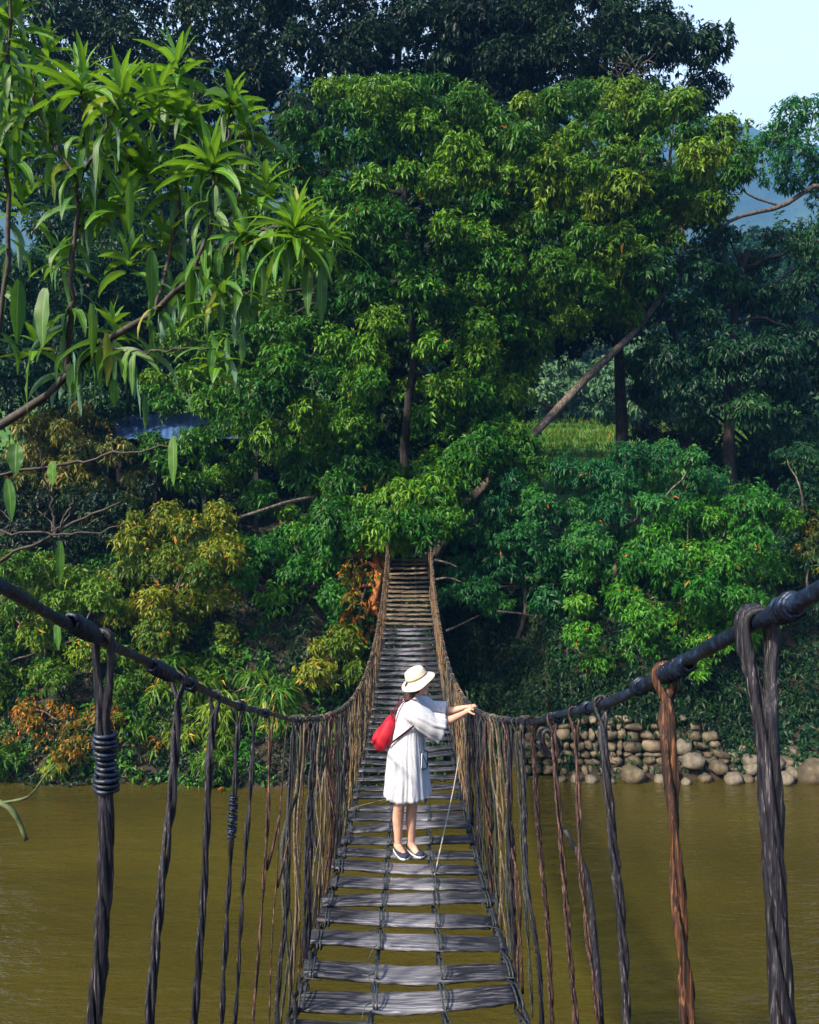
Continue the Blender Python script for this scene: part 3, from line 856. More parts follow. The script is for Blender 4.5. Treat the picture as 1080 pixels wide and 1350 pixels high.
p_ = np.stack([X, Y, np.maximum(1.18 - np.clip(X - 8.2, 0, 1), np.array([h_ground(x, y) for x, y in zip(X, Y)])) + rng.uniform(0, .5, 1800)], axis=1)
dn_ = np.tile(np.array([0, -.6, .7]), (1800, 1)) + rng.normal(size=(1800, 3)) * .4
tag(leaf_mesh('undergrowth', make_leaves(p_, dn_, rng.random(1800), 7, .18, .05, .9, rng), M['shade_dark_leaf']), 'dark weeds hanging over the top of the stone wall', 'undergrowth', kind='stuff')
X = rng.uniform(2.8, 9.4, 170)
p_ = np.stack([X, np.full(170, 22.50) + rng.uniform(-.1, .1, 170), rng.uniform(.0, 1.15, 170) ** 1.8], axis=1)
dn_ = np.tile(np.array([0, -.9, .4]), (170, 1)) + rng.normal(size=(170, 3)) * .3
tag(leaf_mesh('moss_and_weeds', make_leaves(p_, dn_, rng.random(170), 6, .13, .035, .8, rng), M['shade_leaf']), 'small weeds sprouting from the joints of the stone wall', 'weeds', kind='stuff')
# pale trees beyond the field
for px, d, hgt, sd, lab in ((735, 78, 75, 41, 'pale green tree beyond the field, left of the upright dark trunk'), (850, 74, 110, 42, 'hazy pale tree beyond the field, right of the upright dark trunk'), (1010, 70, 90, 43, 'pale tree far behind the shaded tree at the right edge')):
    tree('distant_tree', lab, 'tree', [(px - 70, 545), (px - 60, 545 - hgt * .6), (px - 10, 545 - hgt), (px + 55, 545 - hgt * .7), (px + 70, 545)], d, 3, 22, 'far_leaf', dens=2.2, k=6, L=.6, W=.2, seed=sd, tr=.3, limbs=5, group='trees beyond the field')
print('LEAVES', NLEAF)

rng = np.random.default_rng(61)
far = [(P(x, y, d_), rr) for x, y, d_, rr in ((rng.uniform(-150, 1250), rng.uniform(330, 520), rng.uniform(88, 104), rng.uniform(2.5, 4.5)) for k in range(150))]
tag(leaf_mesh('forest', leaves_from_clumps(far, .55, 6, .95, .36, .5, rng), M['shade_leaf']), 'dark wooded hillside rising behind the green field', 'forest', kind='stuff')

n_f = 9000
X = rng.uniform(-14, 34, n_f); Y = rng.uniform(36, 80, n_f)
pts = np.array([(x, y, h_ground(x, y) + .03) for x, y in zip(X, Y)])
dn = np.tile(np.array([0, -.1, 1.]), (n_f, 1)) + rng.normal(size=(n_f, 3)) * .12
tag(leaf_mesh('rice_crop', make_leaves(pts, dn, np.array([.5 + .5 * mnoise.noise(Vector((x * .12, y * .5, 0))) for x, y in zip(X, Y)]), 7, .75, .07, .1, rng, 1.6), M['bamboo_leaf']), 'bright green crop growing on the terraced field', 'crop', kind='stuff')

# trunk coloured as orange sunlight left of the far bridge end, and snags on the right of it
root = tag(empty('leaning_trunk', P(490, 830, 26)), 'brown trunk with orange sunlight put into its colour left of the far bridge ramp', 'tree')
off = P(490, 830, 26)
MB().tube(spline([P(490, 830, 26), P(494, 790, 25.7), P(499, 755, 25.7), P(494, 725, 26.2), P(500, 690, 27)], 14) - off, np.linspace(.17, .10, 14), 9, rough=.16).build('trunk', M['bark_sun_orange'], root)
for path in ([(496, 770), (480, 772), (466, 778)], [(494, 790), (482, 812), (470, 820)], [(498, 750), (486, 742), (474, 746)], [(492, 800), (500, 815), (490, 830)]):
    MB().tube(spline([P(a, b, 25.6) for a, b in path], 7) - off, np.linspace(.08, .03, 7), 6, rough=.1).build('limb', M['bark_sun_orange'], root)
for path, lab in (([(572, 738), (590, 742), (604, 748)], 'thin bare stick right of the far bridge end, uppermost of the sticks there'), ([(574, 764), (592, 762), (610, 768)], 'curved bare stick right of the far bridge end, below the thin one'), ([(588, 832), (608, 823), (632, 811)], 'straight stick slanting up across the black hollow right of the bridge'), ([(655, 806), (680, 808), (705, 812)], 'bare stick at the lower edge of the bushes above the black hollow')):
    q = spline([P(a, b, 25.4) for a, b in path], 9)
    o = MB().tube(q - q[0], np.linspace(.045, .02, 9), 6, rough=.1).build('fallen_stick', M['bark'])
    o.location = tuple(q[0]); tag(o, lab, 'branch')
root = tag(empty('fallen_branch', P(290, 690, 27.6)), 'bare grey branch poking out above the dark gap left of the bridge', 'branch')
off = P(290, 690, 27.6)
MB().tube(spline([P(290, 690, 26), P(330, 678, 26.3), P(380, 662, 27), P(420, 655, 28)], 9) - off, np.linspace(.05, .08, 9), 6, rough=.1).build('stick', M['bark'], root)

# hut with a blue sheet roof behind the left trees
root = tag(empty('shed', P(240, 700, 32)), 'dark open shed with a blue sheet roof, half hidden behind the left trees', 'shed')
off = P(240, 700, 32)
a, b = P(135, 578, 31.4) - off, P(345, 578, 31.4) - off
c, d = P(345, 545, 34) - off, P(135, 545, 34) - off
ncor = 48
top = []
for k in range(ncor + 1):
    t = k / ncor
    z = .04 * math.sin(k * math.pi)
    for (s, e) in ((a, b), (d, c)):
        q = s + (e - s) * t
        top.append((q[0], q[1], q[2] + (.04 if k % 2 else 0)))
vs = top + [(x, y, z - .03) for x, y, z in top]
o2 = len(top)
fs = []
for k in range(ncor):
    i = 2 * k
    fs += [(i, i + 2, i + 3, i + 1), (o2 + i, o2 + i + 1, o2 + i + 3, o2 + i + 2), (i, o2 + i, o2 + i + 2, i + 2), (i + 1, i + 3, o2 + i + 3, o2 + i + 1)]
MB().add(vs, fs).build('roof', M['roof_blue'], root, smooth=False)
for px, d_ in ((140, 31.8), (205, 31.8), (270, 31.8), (338, 31.8), (140, 33.7), (338, 33.7)):
    t_ = P(px, 574 if d_ < 33 else 551, d_) - off
    gz = h_ground(t_[0] + off[0], d_) - off[2]
    MB().box((t_[0], t_[1], (t_[2] + gz) / 2), (.16, .16, t_[2] - gz)).build('post', M['hut_wood'], root, smooth=False)
t_ = P(240, 600, 33.9) - off; gz = h_ground(t_[0] + off[0], 33.9) - off[2]
MB().box((t_[0], t_[1], (P(240, 556, 33.9)[2] - off[2] + gz) / 2), (6.2, .08, P(240, 556, 33.9)[2] - off[2] - gz)).build('back_wall', M['hut_wood'], root, smooth=False)

# ------------------------------------------------------------------ stone wall and boulders
import bmesh as _bm
_b = _bm.new(); _bm.ops.create_icosphere(_b, subdivisions=2, radius=1)
ICO = np.array([v.co[:] for v in _b.verts]); ICOF = [tuple(v.index for v in f.verts) for f in _b.faces]; _b.free()


def stone(mb, c, s, seed, boxy=.5):
    v = ICO.copy()
    m = np.abs(v).max(axis=1)[:, None]
    v = v * (1 - boxy) + v / m * boxy * .85
    d = np.array([mnoise.noise(Vector(p * 1.3 + np.array([seed * 3.7, seed * 1.3, 0]))) for p in v])
    v = v * (1 + .34 * d)[:, None]
    v = v + .05 * np.array([[mnoise.noise(Vector(p * 3.1 + seed)), mnoise.noise(Vector(p * 3.1 + seed + 9)), mnoise.noise(Vector(p * 3.1 + seed + 17))] for p in ICO])
    a = (seed * 12.9898) % 6.28
    ra = np.array([[math.cos(a * .1 - .3), 0, math.sin(a * .1 - .3)], [0, 1, 0], [-math.sin(a * .1 - .3), 0, math.cos(a * .1 - .3)]])
    mb.add((v * s) @ ra.T + c, ICOF)


rng = np.random.default_rng(77)
WY = 22.75
mb = MB(); sd = 1
z = .02
while z < 1.5:
    hh = rng.uniform(.17, .32)
    x = 3.0
    while x < 9.4 - z * 1.3:
        ww = rng.choice([.18, .24, .32, .42, .55]) * rng.uniform(.85, 1.2)
        if z > 1.0 and rng.random() < (z - .9) * .75:
            x += ww; continue
        stone(mb, np.array([x + ww / 2, WY + z * .12 + rng.uniform(-.05, .05), z + hh / 2 + rng.uniform(-.04, .04)]), np.array([ww * .52, .24, hh * rng.uniform(.42, .66)]), sd, rng.uniform(.25, .75))
        sd += 1
        x += ww * .97
    z += hh * .93
tag(mb.build('stone_wall', M['stone']), 'rubble retaining wall of stacked river stones at the waterline on the right', 'wall')
# earth packed behind the wall
tag(MB().box((5.6, WY + .75, .6), (5.2, 1.2, 1.3)).build('bank', M['ground'], smooth=False), kind='structure')
spots = [(834, 1021, 22.2, .31, 'large round pale boulder standing alone against the foot of the stone wall'),
         (900, 985, 22.6, .26, None), (912, 1003, 22.5, .3, None), (948, 1012, 22.4, .24, None), (990, 1003, 22.6, .22, None), (1015, 1008, 22.5, .30, None),
         (1072, 1018, 22.3, .42, 'biggest boulder, cut off by the right edge at the waterline'),
         (1050, 1012, 22.6, .2, None), (965, 1025, 22.3, .18, None), (930, 1026, 22.2, .17, None), (870, 1028, 22.2, .16, None), (885, 1020, 22.35, .2, None),
         (985, 1028, 22.2, .15, None), (1025, 1030, 22.1, .14, None), (960, 995, 22.9, .24, None), (1000, 990, 23, .24, None), (1040, 990, 23.1, .3, None), (1078, 992, 23.2, .3, None),
         (805, 1030, 22.1, .13, None), (780, 1029, 22.15, .15, None), (760, 1027, 22.2, .16, None), (740, 1029, 22.2, .13, None), (905, 1031, 22.0, .12, None), (1005, 1026, 22.2, .16, None)]
for k in range(22):
    x_ = rng.uniform(8.3, 13.5); y_ = rng.uniform(21.9, 23.2); r_ = rng.uniform(.09, .26)
    spots.append((540 + x_ / y_ * F, 675 + (HC - max(0, h_ground(x_, y_)) - r_ * .5) / y_ * F, y_, r_, None))
for i, (px, py, d, r, lab) in enumerate(spots):
    mb = MB(); c = P(px, py, d); c[2] = max(c[2], r * .35)
    stone(mb, np.zeros(3), np.array([r * rng.uniform(1, 1.25), r, r * rng.uniform(.78, .98)]), 200 + i, .2)
    o = mb.build('boulder', M['stone_pale'] if i % 3 else M['stone'], loc=(0, 0, 0)); o.location = tuple(c)
    tag(o, lab or 'small rounded river stone lying at the waterline beside the stone wall', 'boulder', 'stones along the right waterline')

# ------------------------------------------------------------------ the bridge
def deck_z(d):
    return HC - 1.6 - 1.75 * (1 - ((d - 13) / 13.3) ** 2)


def rail_z(d, s=0):
    drop = .060 if s > 0 else .030 if s < 0 else 0
    return HC + .396 - (13 * d - d * d / 2) * .0315 - drop * math.exp(-((d - 1.9) / 2.6) ** 2)


CX = -.012                                    # deck centre
bridge = tag(empty('suspension_bridge', (0, 0, deck_z(0))), 'narrow suspension bridge of grey planks hung from vine ropes over the muddy river', 'bridge')
BO = np.array([0, 0, deck_z(0)])
# planks
rng = np.random.default_rng(9)
d = -.2; npl = 0
planks = []
while d < 26.6:
    planks.append(d)
    d += .390 * (1 + .10 * rng.normal() * .6) * (1 + max(0, d - 9) * .008)
for i, d in enumerate(planks):
    far = d > 20.5
    wdt = rng.uniform(.205, .265) if d < 9 else rng.uniform(.15, .23)
    half = .60 + rng.uniform(-.03, .06)
    nseg, ns = (18, 12) if d < 10 else (10, 8)
    rings = []
    ph, bow = rng.uniform(0, 6), rng.normal() * .012
    yaw, roll = rng.normal() * .018, rng.normal() * .02
    tcurve = rng.uniform(.012, .022)
    xoff = rng.normal() * .02
    for s in range(nseg + 1):
        x = -half + 2 * half * s / nseg
        a = np.linspace(0, 2 * np.pi, ns, endpoint=False)
        ew = wdt / 2 * (1 + .035 * math.sin(x * 5 + ph) + .018 * rng.normal() - .12 * (abs(x) / half) ** 6)
        yv = ew * np.sign(np.cos(a)) * np.abs(np.cos(a)) ** .6 + .0035 * rng.normal(size=ns)
        zv = np.where(np.sin(a) > 0, tcurve * np.abs(np.sin(a)) ** .8, -.02 * np.abs(np.sin(a)) ** .5) + .002 * rng.normal(size=ns)
        zz = bow * math.cos(x / half * 1.5) - .012 * math.exp(-(x / .3) ** 2)
        rings.append(np.stack([np.full(ns, x + xoff), yv + x * yaw, zv + zz + x * roll], axis=1))
        if s in (0, nseg):
            rings[-1][:, 0] += rng.normal(size=ns) * .012
    mb = MB().loft(rings[::1], (True, True))
    o = mb.build('plank', M['plank_sun_tan'] if far else M['plank'], bridge)
    slope = 2 * 1.75 * (d - 13) / 13.3 ** 2
    o.location = (CX, d, deck_z(d) - BO[2]); o.rotation_euler = (math.atan(slope), 0, 0)
    if d < 15:
        for cxx in (-.575, -.19, .19, .575):
            lb = MB()
            for q in range(2 if d < 9 else 1):
                xx = cxx + (q - .5) * .018 + rng.normal() * .006
                a = np.linspace(0, 2 * np.pi * 1.06, 15)
                pts = np.stack([xx + .012 * np.sin(a * .5) + a * .002, (wdt / 2 + .010) * np.cos(a), .006 + .036 * np.sin(a)], axis=1)
                lb.tube(pts, .0055 if d < 9 else .005, 5)
            if d < 10 and rng.random() < .75:      # loose knot tail
                e = np.array([cxx, -wdt / 2, .02])
                lb.tube(spline([e, e + [rng.normal() * .03, -.03, -.01], e + [rng.normal() * .06, -.06, -.09 + rng.random() * .1]], 6), .004, 4)
            lb.build('lashing', M['lash'], o)
# cables under the planks
for cxx in (-.19, .19):
    dd = np.linspace(-.3, 26.6, 120)
    pts = np.stack([np.full(120, CX + cxx) + .006 * np.sin(dd * 5), dd, np.array([deck_z(q) for q in dd]) - .042], axis=1) - BO
    MB().tube(pts, .014, 6, rough=.08).build('deck_rope', M['wrap'], bridge)
for cxx in (-.60, .60):
    dd = np.linspace(-.3, 26.6, 400)
    mb = MB()
    for q in range(3):
        a = dd * 9 + q * 2.09
        pts = np.stack([CX + cxx + .022 * np.cos(a), dd, np.array([deck_z(x) for x in dd]) - .035 + .022 * np.sin(a)], axis=1) - BO
        mb.tube(pts, .013, 5, rough=.08)
    mb.build('deck_rope', M['vine_slate'], bridge)
# handrails
RX = {-1: CX - .588, 1: CX + .588}
RR = {-1: .0100, 1: .0132}
HANG = {-1: [], 1: []}
for s in (-1, 1):
    dd = np.concatenate([np.linspace(-.3, 5, 1500), np.linspace(5.02, 26.8, 500)])
    pts = np.stack([np.full(len(dd), RX[s]) + .004 * np.sin(dd * 3.1), dd, np.array([rail_z(q, s) for q in dd]) + .006 * np.sin(dd * 4.3 + s)], axis=1) - BO
    tp = np.mod(dd * 38 + .35 * np.sin(dd * 21) + .2 * np.sin(dd * 57), 1)
    rad = RR[s] * (.93 + .17 * tp ** 2 * (.5 + .5 * np.sin(dd * 13 + s) ** 2) + .06 * np.sin(dd * 17) + .05 * np.sin(dd * 41))
    rail = MB().tube(pts, rad, 12, rough=.025).build('handrail', M['wrap'], bridge)
    coils = ((1.5, .10), (1.98, .16), (2.25, .05), (2.9, .06), (3.4, .06), (4.4, .05), (5.2, .06), (6.3, .05)) if s < 0 else ((1.25, .05), (1.78, .18), (2.05, .05), (2.65, .05), (3.2, .06), (4.0, .05), (5.0, .06), (6.0, .06))
    for c0, wdt in coils:
        a = np.linspace(0, 1, int(wdt * 1100) + 20)
        ang = a * wdt / .0060 * 2 * np.pi + .8 * np.sin(a * 21)
        yy = c0 + (a - .5) * wdt
        rr_ = RR[s] + .003 + .0035 * np.sin(a * np.pi) * (1 + .4 * np.sin(a * 9)) + .0008 * rng.normal(size=len(a))
        pts = np.stack([RX[s] + rr_ * np.cos(ang), yy, np.array([rail_z(q, s) for q in yy]) + rr_ * np.sin(ang)], axis=1) - BO
        MB().tube(pts, .0046, 5).build('binding', M['wrap'], rail)


def hanger(mb, s, d0, d1, rs, turns, nst, n, seg, rng, xb=.645, wob=.012, loop=True, spread=None, ring=None):
    """a vine slung over the handrail, its two tails twisted together down to the deck edge"""
    T = np.array([RX[s], d0, rail_z(d0, s)]); B = np.array([CX + s * xb, d1, deck_z(d1) - .05])
    ph = rng.uniform(0, 6)
    t = np.linspace(0, 1, n)
    sm = np.clip(t / (.13 if nst > 3 else .045), 0, 1); sm = sm * sm * (3 - 2 * sm)
    ctr = T + (B - T) * t[:, None]
    w1, w2, p1, p2 = rng.normal(size=2).tolist() + rng.uniform(0, 6, 2).tolist()
    ctr[:, 1] += wob * (w1 * np.sin(t * 5 + p1) + .5 * w2 * np.sin(t * 11 + p2)) * np.sin(t * np.pi)
    ctr[:, 0] += wob * .8 * (w2 * np.sin(t * 4 + p2) + .5 * w1 * np.sin(t * 9 + p1)) * np.sin(t * np.pi)
    R_ = ring if ring else rs * 1.02
    gapr = RR[s] + rs * 1.1
    tails = []
    for q in range(nst):
        ang = ph + 2 * np.pi * q / nst + 2 * np.pi * turns * t + .9 * np.sin(t * 6 + p1) + .35 * np.sin(t * 15 + q * 2)
        hel = np.stack([R_ * np.cos(ang), R_ * np.sin(ang), np.zeros(n)], axis=1)
        sgn = -1 if q % 2 else 1
        yo = (q // 2) * rs * 1.5 + (rs * .5 if q % 2 else -rs * .5)
        top = np.stack([np.full(n, sgn * gapr), np.full(n, yo), np.zeros(n)], axis=1)
        tails.append(ctr + top * (1 - sm)[:, None] + hel * sm[:, None])
    for q in range(0, nst, 2):
        if q + 1 < nst:
            a = np.linspace(0, np.pi, 7)[1:-1]
            arc = np.stack([T[0] + gapr * np.cos(np.pi - a), np.linspace(tails[q + 1][0][1], tails[q][0][1], 5), T[2] + gapr * np.sin(a)], axis=1)
            path = np.vstack([tails[q + 1][::-1], arc, tails[q]])
        else:
            path = np.vstack([[T + np.array([-gapr, 0, -.01])], [T + np.array([0, 0, gapr])], tails[q]])
        rad = rs * rng.uniform(.78, 1.22) * (1 + .14 * np.sin(np.linspace(0, 23, len(path)) + ph) + .06 * np.sin(np.linspace(0, 61, len(path)) + q))
        for kn in range(int(rng.integers(1, 4))):
            rad = rad * (1 + .35 * np.exp(-((np.arange(len(path)) - rng.uniform(0, len(path))) / 1.6) ** 2))
        rad[:2] *= .7; rad[-2:] *= .7
        mb.tube(path - BO, rad, seg, rough=.09, flute=(3, .16, .22) if seg > 6 else None)
    return ctr


rng = np.random.default_rng(21)
near = {-1: [(1.60, 1.62, .0108, 2.5, 4, 'vine_slate'), (2.12, 1.86, .0115, 2.2, 3, 'vine_slate'), (2.53, 2.32, .0100, 2.5, 3, 'vine_slate'), (2.90, 2.74, .0098, 2.8, 2, 'vine_slate'),
             (3.17, 3.02, .0095, 2.5, 2, 'vine_slate'), (3.55, 3.40, .0080, 1.2, 2, 'vine_brown'), (3.98, 3.80, .0080, 1.0, 1, 'vine_brown')],
        1: [(1.345, 1.25, .0150, 1.3, 6, 'vine_slate'), (1.845, 1.68, .0155, 1.5, 2, 'vine_orange'), (2.46, 2.18, .0118, 2.6, 3, 'vine_slate'), (2.86, 2.60, .0105, 2.2, 2, 'vine_brown'),
            (3.30, 2.98, .0115, 1.6, 3, 'vine_brown'), (3.86, 3.60, .0105, 2.6, 3, 'vine_brown'), (4.25, 3.95, .0110, 1.4, 3, 'vine_slate'), (4.45, 4.30, .010, 1.4, 2, 'vine_green')]}
for s in (-1, 1):
    for i, (d0, d1, rs, turns, nst, mat) in enumerate(near[s]):
        mb = MB()
        rs *= .51; turns *= 1.9
        ctr = hanger(mb, s, d0, d1, rs, turns, nst, 120, 11, rng, xb=.655, wob=.014, ring=rs * (1.05 if nst < 3 else 1.3 if nst == 3 else 1.5))
        o = mb.build('hanger', M[mat], bridge)
        if s == -1 and i == 0:
            mb = MB(); c = np.linspace(0, 1, 220); q = ctr[12] + (ctr[19] - ctr[12]) * c[:, None] - BO
            mb.tube(q + np.stack([(.0185 + .003 * np.sin(c * 9)) * np.cos(c * 96 + np.sin(c * 13)), (.0185 + .003 * np.sin(c * 9)) * np.sin(c * 96 + np.sin(c * 13)), .004 * np.sin(c * 31)], axis=1), .0052, 5, rough=.1)
            mb.build('binding', M['wrap'], o)
            o['label'] = 'doubled dark vine bound together with blue cord'
        if s == -1 and i == 3:
            mb = MB(); c = np.linspace(0, 1, 170); q = ctr[22] + (ctr[32] - ctr[22]) * c[:, None] - BO
            mb.tube(q + np.stack([.0145 * np.cos(c * 110), .0145 * np.sin(c * 110), .005 * np.sin(c * 23)], axis=1), .0036, 5, rough=.1)
            mb.build('binding', M['wrap'], o)
        if s == 1 and i == 1:
            o['label'] = 'orange brown twisted vine'
        if s == -1 and i in (5, 6):                 # forked snags on the two thin brown vines
            mb = MB(); a_ = ctr[39 if i == 5 else 51] - BO
            mb.tube(spline([a_ + [0, 0, -.12], a_ + [.03, 0, -.01], a_ + [.055, .01, .11]], 7), np.linspace(.009, .005, 7), 6, rough=.1).build('snag', M['vine_brown'], o)
        if s == 1 and i == 3:                       # the broken dark stick caught in the vines
            mb = MB()
            a_ = P(745, 1094, 2.86) - BO; b_ = P(772, 1150, 2.84) - BO; c_ = P(783, 1230, 2.8) - BO; d_ = P(792, 1350, 2.74) - BO
            mb.tube(spline([a_, b_, c_, d_], 16), np.linspace(.008, .013, 16), 7, rough=.08).build('snag', M['vine_slate'], o)
        if s == 1 and i == 4:                       # knotted coil under the rail
            mb = MB(); c = np.linspace(0, 1, 70)
            ce = np.array([RX[1] - .01, 3.34, rail_z(3.34, 1) - .10]) - BO
            mb.tube(ce + np.stack([.035 * np.sin(c * 17) + .01 * np.sin(c * 5), .02 * np.cos(c * 9), .055 * np.cos(c * 17 + .5)], axis=1), .009, 6, rough=.05)
            mb.build('knot', M['vine_slate'], o)
mats = ['vine_slate', 'vine_green', 'vine_tan', 'vine_slate', 'vine_slate', 'vine_green', 'vine_tan', 'vine_brown']
rest = MB(); cnt = 0
for k in range(400):
    for s in (-1, 1):
        st = 4.2 if s < 0 else 4.75
        d0 = st + k * .225 + rng.normal() * .03
        if d0 > 26.4:
            continue
        d1 = d0 + rng.normal() * .10 - (.14 if d0 < 6 else 0)
        mat = mats[int(rng.integers(0, 8))]
        if d0 > 8.6:
            mat = ['vine_tan', 'vine_sun_gold', 'vine_tan', 'vine_green', 'vine_sun_gold', 'vine_slate'][int(rng.integers(0, 6))]
        nst = 2 if rng.random() < .7 else 3
        n, seg = (36, 6) if d0 < 9 else (20, 5)
        rs = rng.uniform(.0055, .0085) * (1 if d0 < 12 else 1.15)
        if cnt < 85:
            mb = MB()
            hanger(mb, s, d0, d1, rs, rng.uniform(.8, 2.5), nst, n, seg, rng, xb=.635, wob=.03, ring=rs * rng.uniform(1, 2.6))
            mb.build('hanger', M[mat], bridge)
        else:
            hanger(rest, s, d0, d1, rs, rng.uniform(.8, 2.0), nst, 16, 5, rng, xb=.635, wob=.03, ring=rs * rng.uniform(1, 2.6))
        cnt += 1
tag(rest.build('hanger_vines', M['vine_sun_gold'], bridge), 'dense tan vines tinted as sunlit, hanging along the far half of the bridge', kind='stuff')
# loose pale cord across the deck, a low diagonal cord, anchor posts
mb = MB(); mb.tube(spline([P(606, 995, 9.2) - BO, P(598, 1040, 8.2) - BO, P(585, 1100, 7.4) - BO, P(574, 1150, 6.75) - BO, P(569, 1170, 6.6) - BO], 24), .006, 5)
mb.build('loose_cord', M['rope_pale'], bridge)
mb = MB(); mb.tube(spline([P(462, 1066, 8.6) - BO, P(500, 1056, 8.62) - BO, P(520, 1052, 8.6) - BO], 14), .006, 5)
mb.build('loose_cord', M['vine_tan'], bridge)
for s in (-1, 1):
    x = CX + s * .66
    for y in (26.9, -.6):
        z0, z1 = h_ground(x, y) - .4, rail_z(y) + .25
        MB().tube(spline([(x, y, z0), (x + .02, y, (z0 + z1) / 2), (x, y, z1)], 8) - BO, np.linspace(.10, .08, 8), 9, rough=.04).build('anchor_post', M['bark_dark'], bridge)

# ------------------------------------------------------------------ the woman on the bridge
fd = min(planks, key=lambda q: abs(q - 7.27))
FEET = np.array([-.040, fd, deck_z(fd) + .012])
person = tag(empty('person', FEET), 'woman in white lace dress and cream hat holding the right rope of the bridge', 'person')
rz = rail_z(fd + .02, 1) - FEET[2]                      # rail height above her soles
rx = RX[1] - FEET[0]


def A(*a):
    return np.array(a, float)


def chain(mb, pts, rad, n=14, seg=14):
    p = spline(pts, n)
    r = np.interp(np.linspace(0, 1, n), np.linspace(0, 1, len(rad)), rad)
    mb.tube(p, r, seg)
    mb.ell(p[0], (r[0],) * 3, seg=12, rings=8); mb.ell(p[-1], (r[-1],) * 3, seg=12, rings=8)


def rotm(axis, ang):
    return np.array(Matrix.Rotation(ang, 3, axis))


def remeshed(mb, name, mat, parent, voxel):
    o = mb.build('tmp', mat)
    md = o.modifiers.new('r', 'REMESH'); md.mode = 'VOXEL'; md.voxel_size = voxel; md.use_smooth_shade = True
    ms = o.modifiers.new('s', 'SMOOTH'); ms.factor = .5; ms.iterations = 3
    dg = bpy.context.evaluated_depsgraph_get()
    me = bpy.data.meshes.new_from_object(o.evaluated_get(dg))
    me.name = name
    old = o.data
    bpy.data.objects.remove(o); bpy.data.meshes.remove(old)
    me.materials.clear(); me.materials.append(mat)
    me.polygons.foreach_set('use_smooth', [True] * len(me.polygons))
    q = bpy.data.objects.new(name, me); C.objects.link(q); q.parent = parent
    return q


ff = A(.38, -.925, 0)          # the way the feet point, and her right
mb = MB()
ank = {1: A(-.060, .000, .075), -1: A(.056, .030, .075)}
for k, a in ank.items():
    hip = A(.0, 0, .83) + (A(-.055, -.065, 0) if k > 0 else A(.055, .065, 0))
    knee = (a + hip) / 2 + A(.0, 0, .01) + ff * .022; knee[2] = .435
    chain(mb, [hip, (hip + knee) / 2 + ff * .012, knee], [.083, .070, .050], 14)
    calf = knee * .62 + a * .38 - ff * .018
    chain(mb, [knee, calf, a * .8 + knee * .2 - ff * .006, a + A(0, 0, -.01)], [.049, .052, .036, .031], 18)
    mb.ell(knee + ff * .028, (.034, .034, .040))
    chain(mb, [a + A(0, 0, -.02) - ff * .02, a + ff * .06 + A(0, 0, -.035), a + ff * .13 + A(0, 0, -.047)], [.034, .033, .026], 8)
pel, wai, che, nk = A(.0, 0, .84), A(.015, 0, 1.0), A(.040, 0, 1.20), A(.062, 0, 1.345)
mb.ell(pel, (.105, .155, .11)); mb.ell(wai, (.088, .115, .13)); mb.ell(A(.030, 0, 1.12), (.092, .125, .12))
mb.ell(che + A(0, 0, .02), (.090, .140, .12)); mb.ell(A(.048, 0, 1.275), (.062, .140, .050))
mb.ell(A(.105, -.065, 1.175), (.05, .055, .055)); mb.ell(A(.105, .065, 1.175), (.05, .055, .055))
chain(mb, [A(.052, 0, 1.28), A(.066, 0, 1.35), A(.092, 0, 1.44)], [.058, .046, .047], 8)
# head looking along the rope to the right and a little away
hc = A(.106, .002, 1.492)
hr = rotm('Z', R(14)) @ rotm('Y', R(-4))
hp = lambda x, y, z: hc + hr @ A(x, y, z)


def skull(v):
    v = v.copy()
    low = np.clip(-v[:, 2], 0, 1)
    v[:, 1] *= 1 - .32 * low ** 1.4
    v[:, 0] = v[:, 0] * (1 - .18 * low) + .16 * low * (v[:, 0] > -.3)
    return v


mb.ell(hc, (.094, .074, .116), hr, 28, 18, skull)
mb.ell(hp(.070, 0, -.088), (.024, .024, .020), hr)                       # chin
chain(mb, [hp(.092, 0, .016), hp(.103, 0, -.012), hp(.112, 0, -.030)], [.008, .009, .012], 6, 8)   # nose
for s in (-1, 1):
    mb.ell(hp(.098, s * .012, -.032), (.009, .008, .007), hr)
    mb.ell(hp(.066, s * .040, -.022), (.026, .022, .022), hr)             # cheek
    mb.ell(hp(.080, s * .030, .026), (.016, .024, .008), hr)              # brow
    mb.ell(hp(-.004, s * .073, -.012), (.017, .009, .030), hr)            # ear
mb.ell(hp(.093, 0, -.054), (.010, .020, .0065), hr); mb.ell(hp(.091, 0, -.065), (.010, .017, .0065), hr)
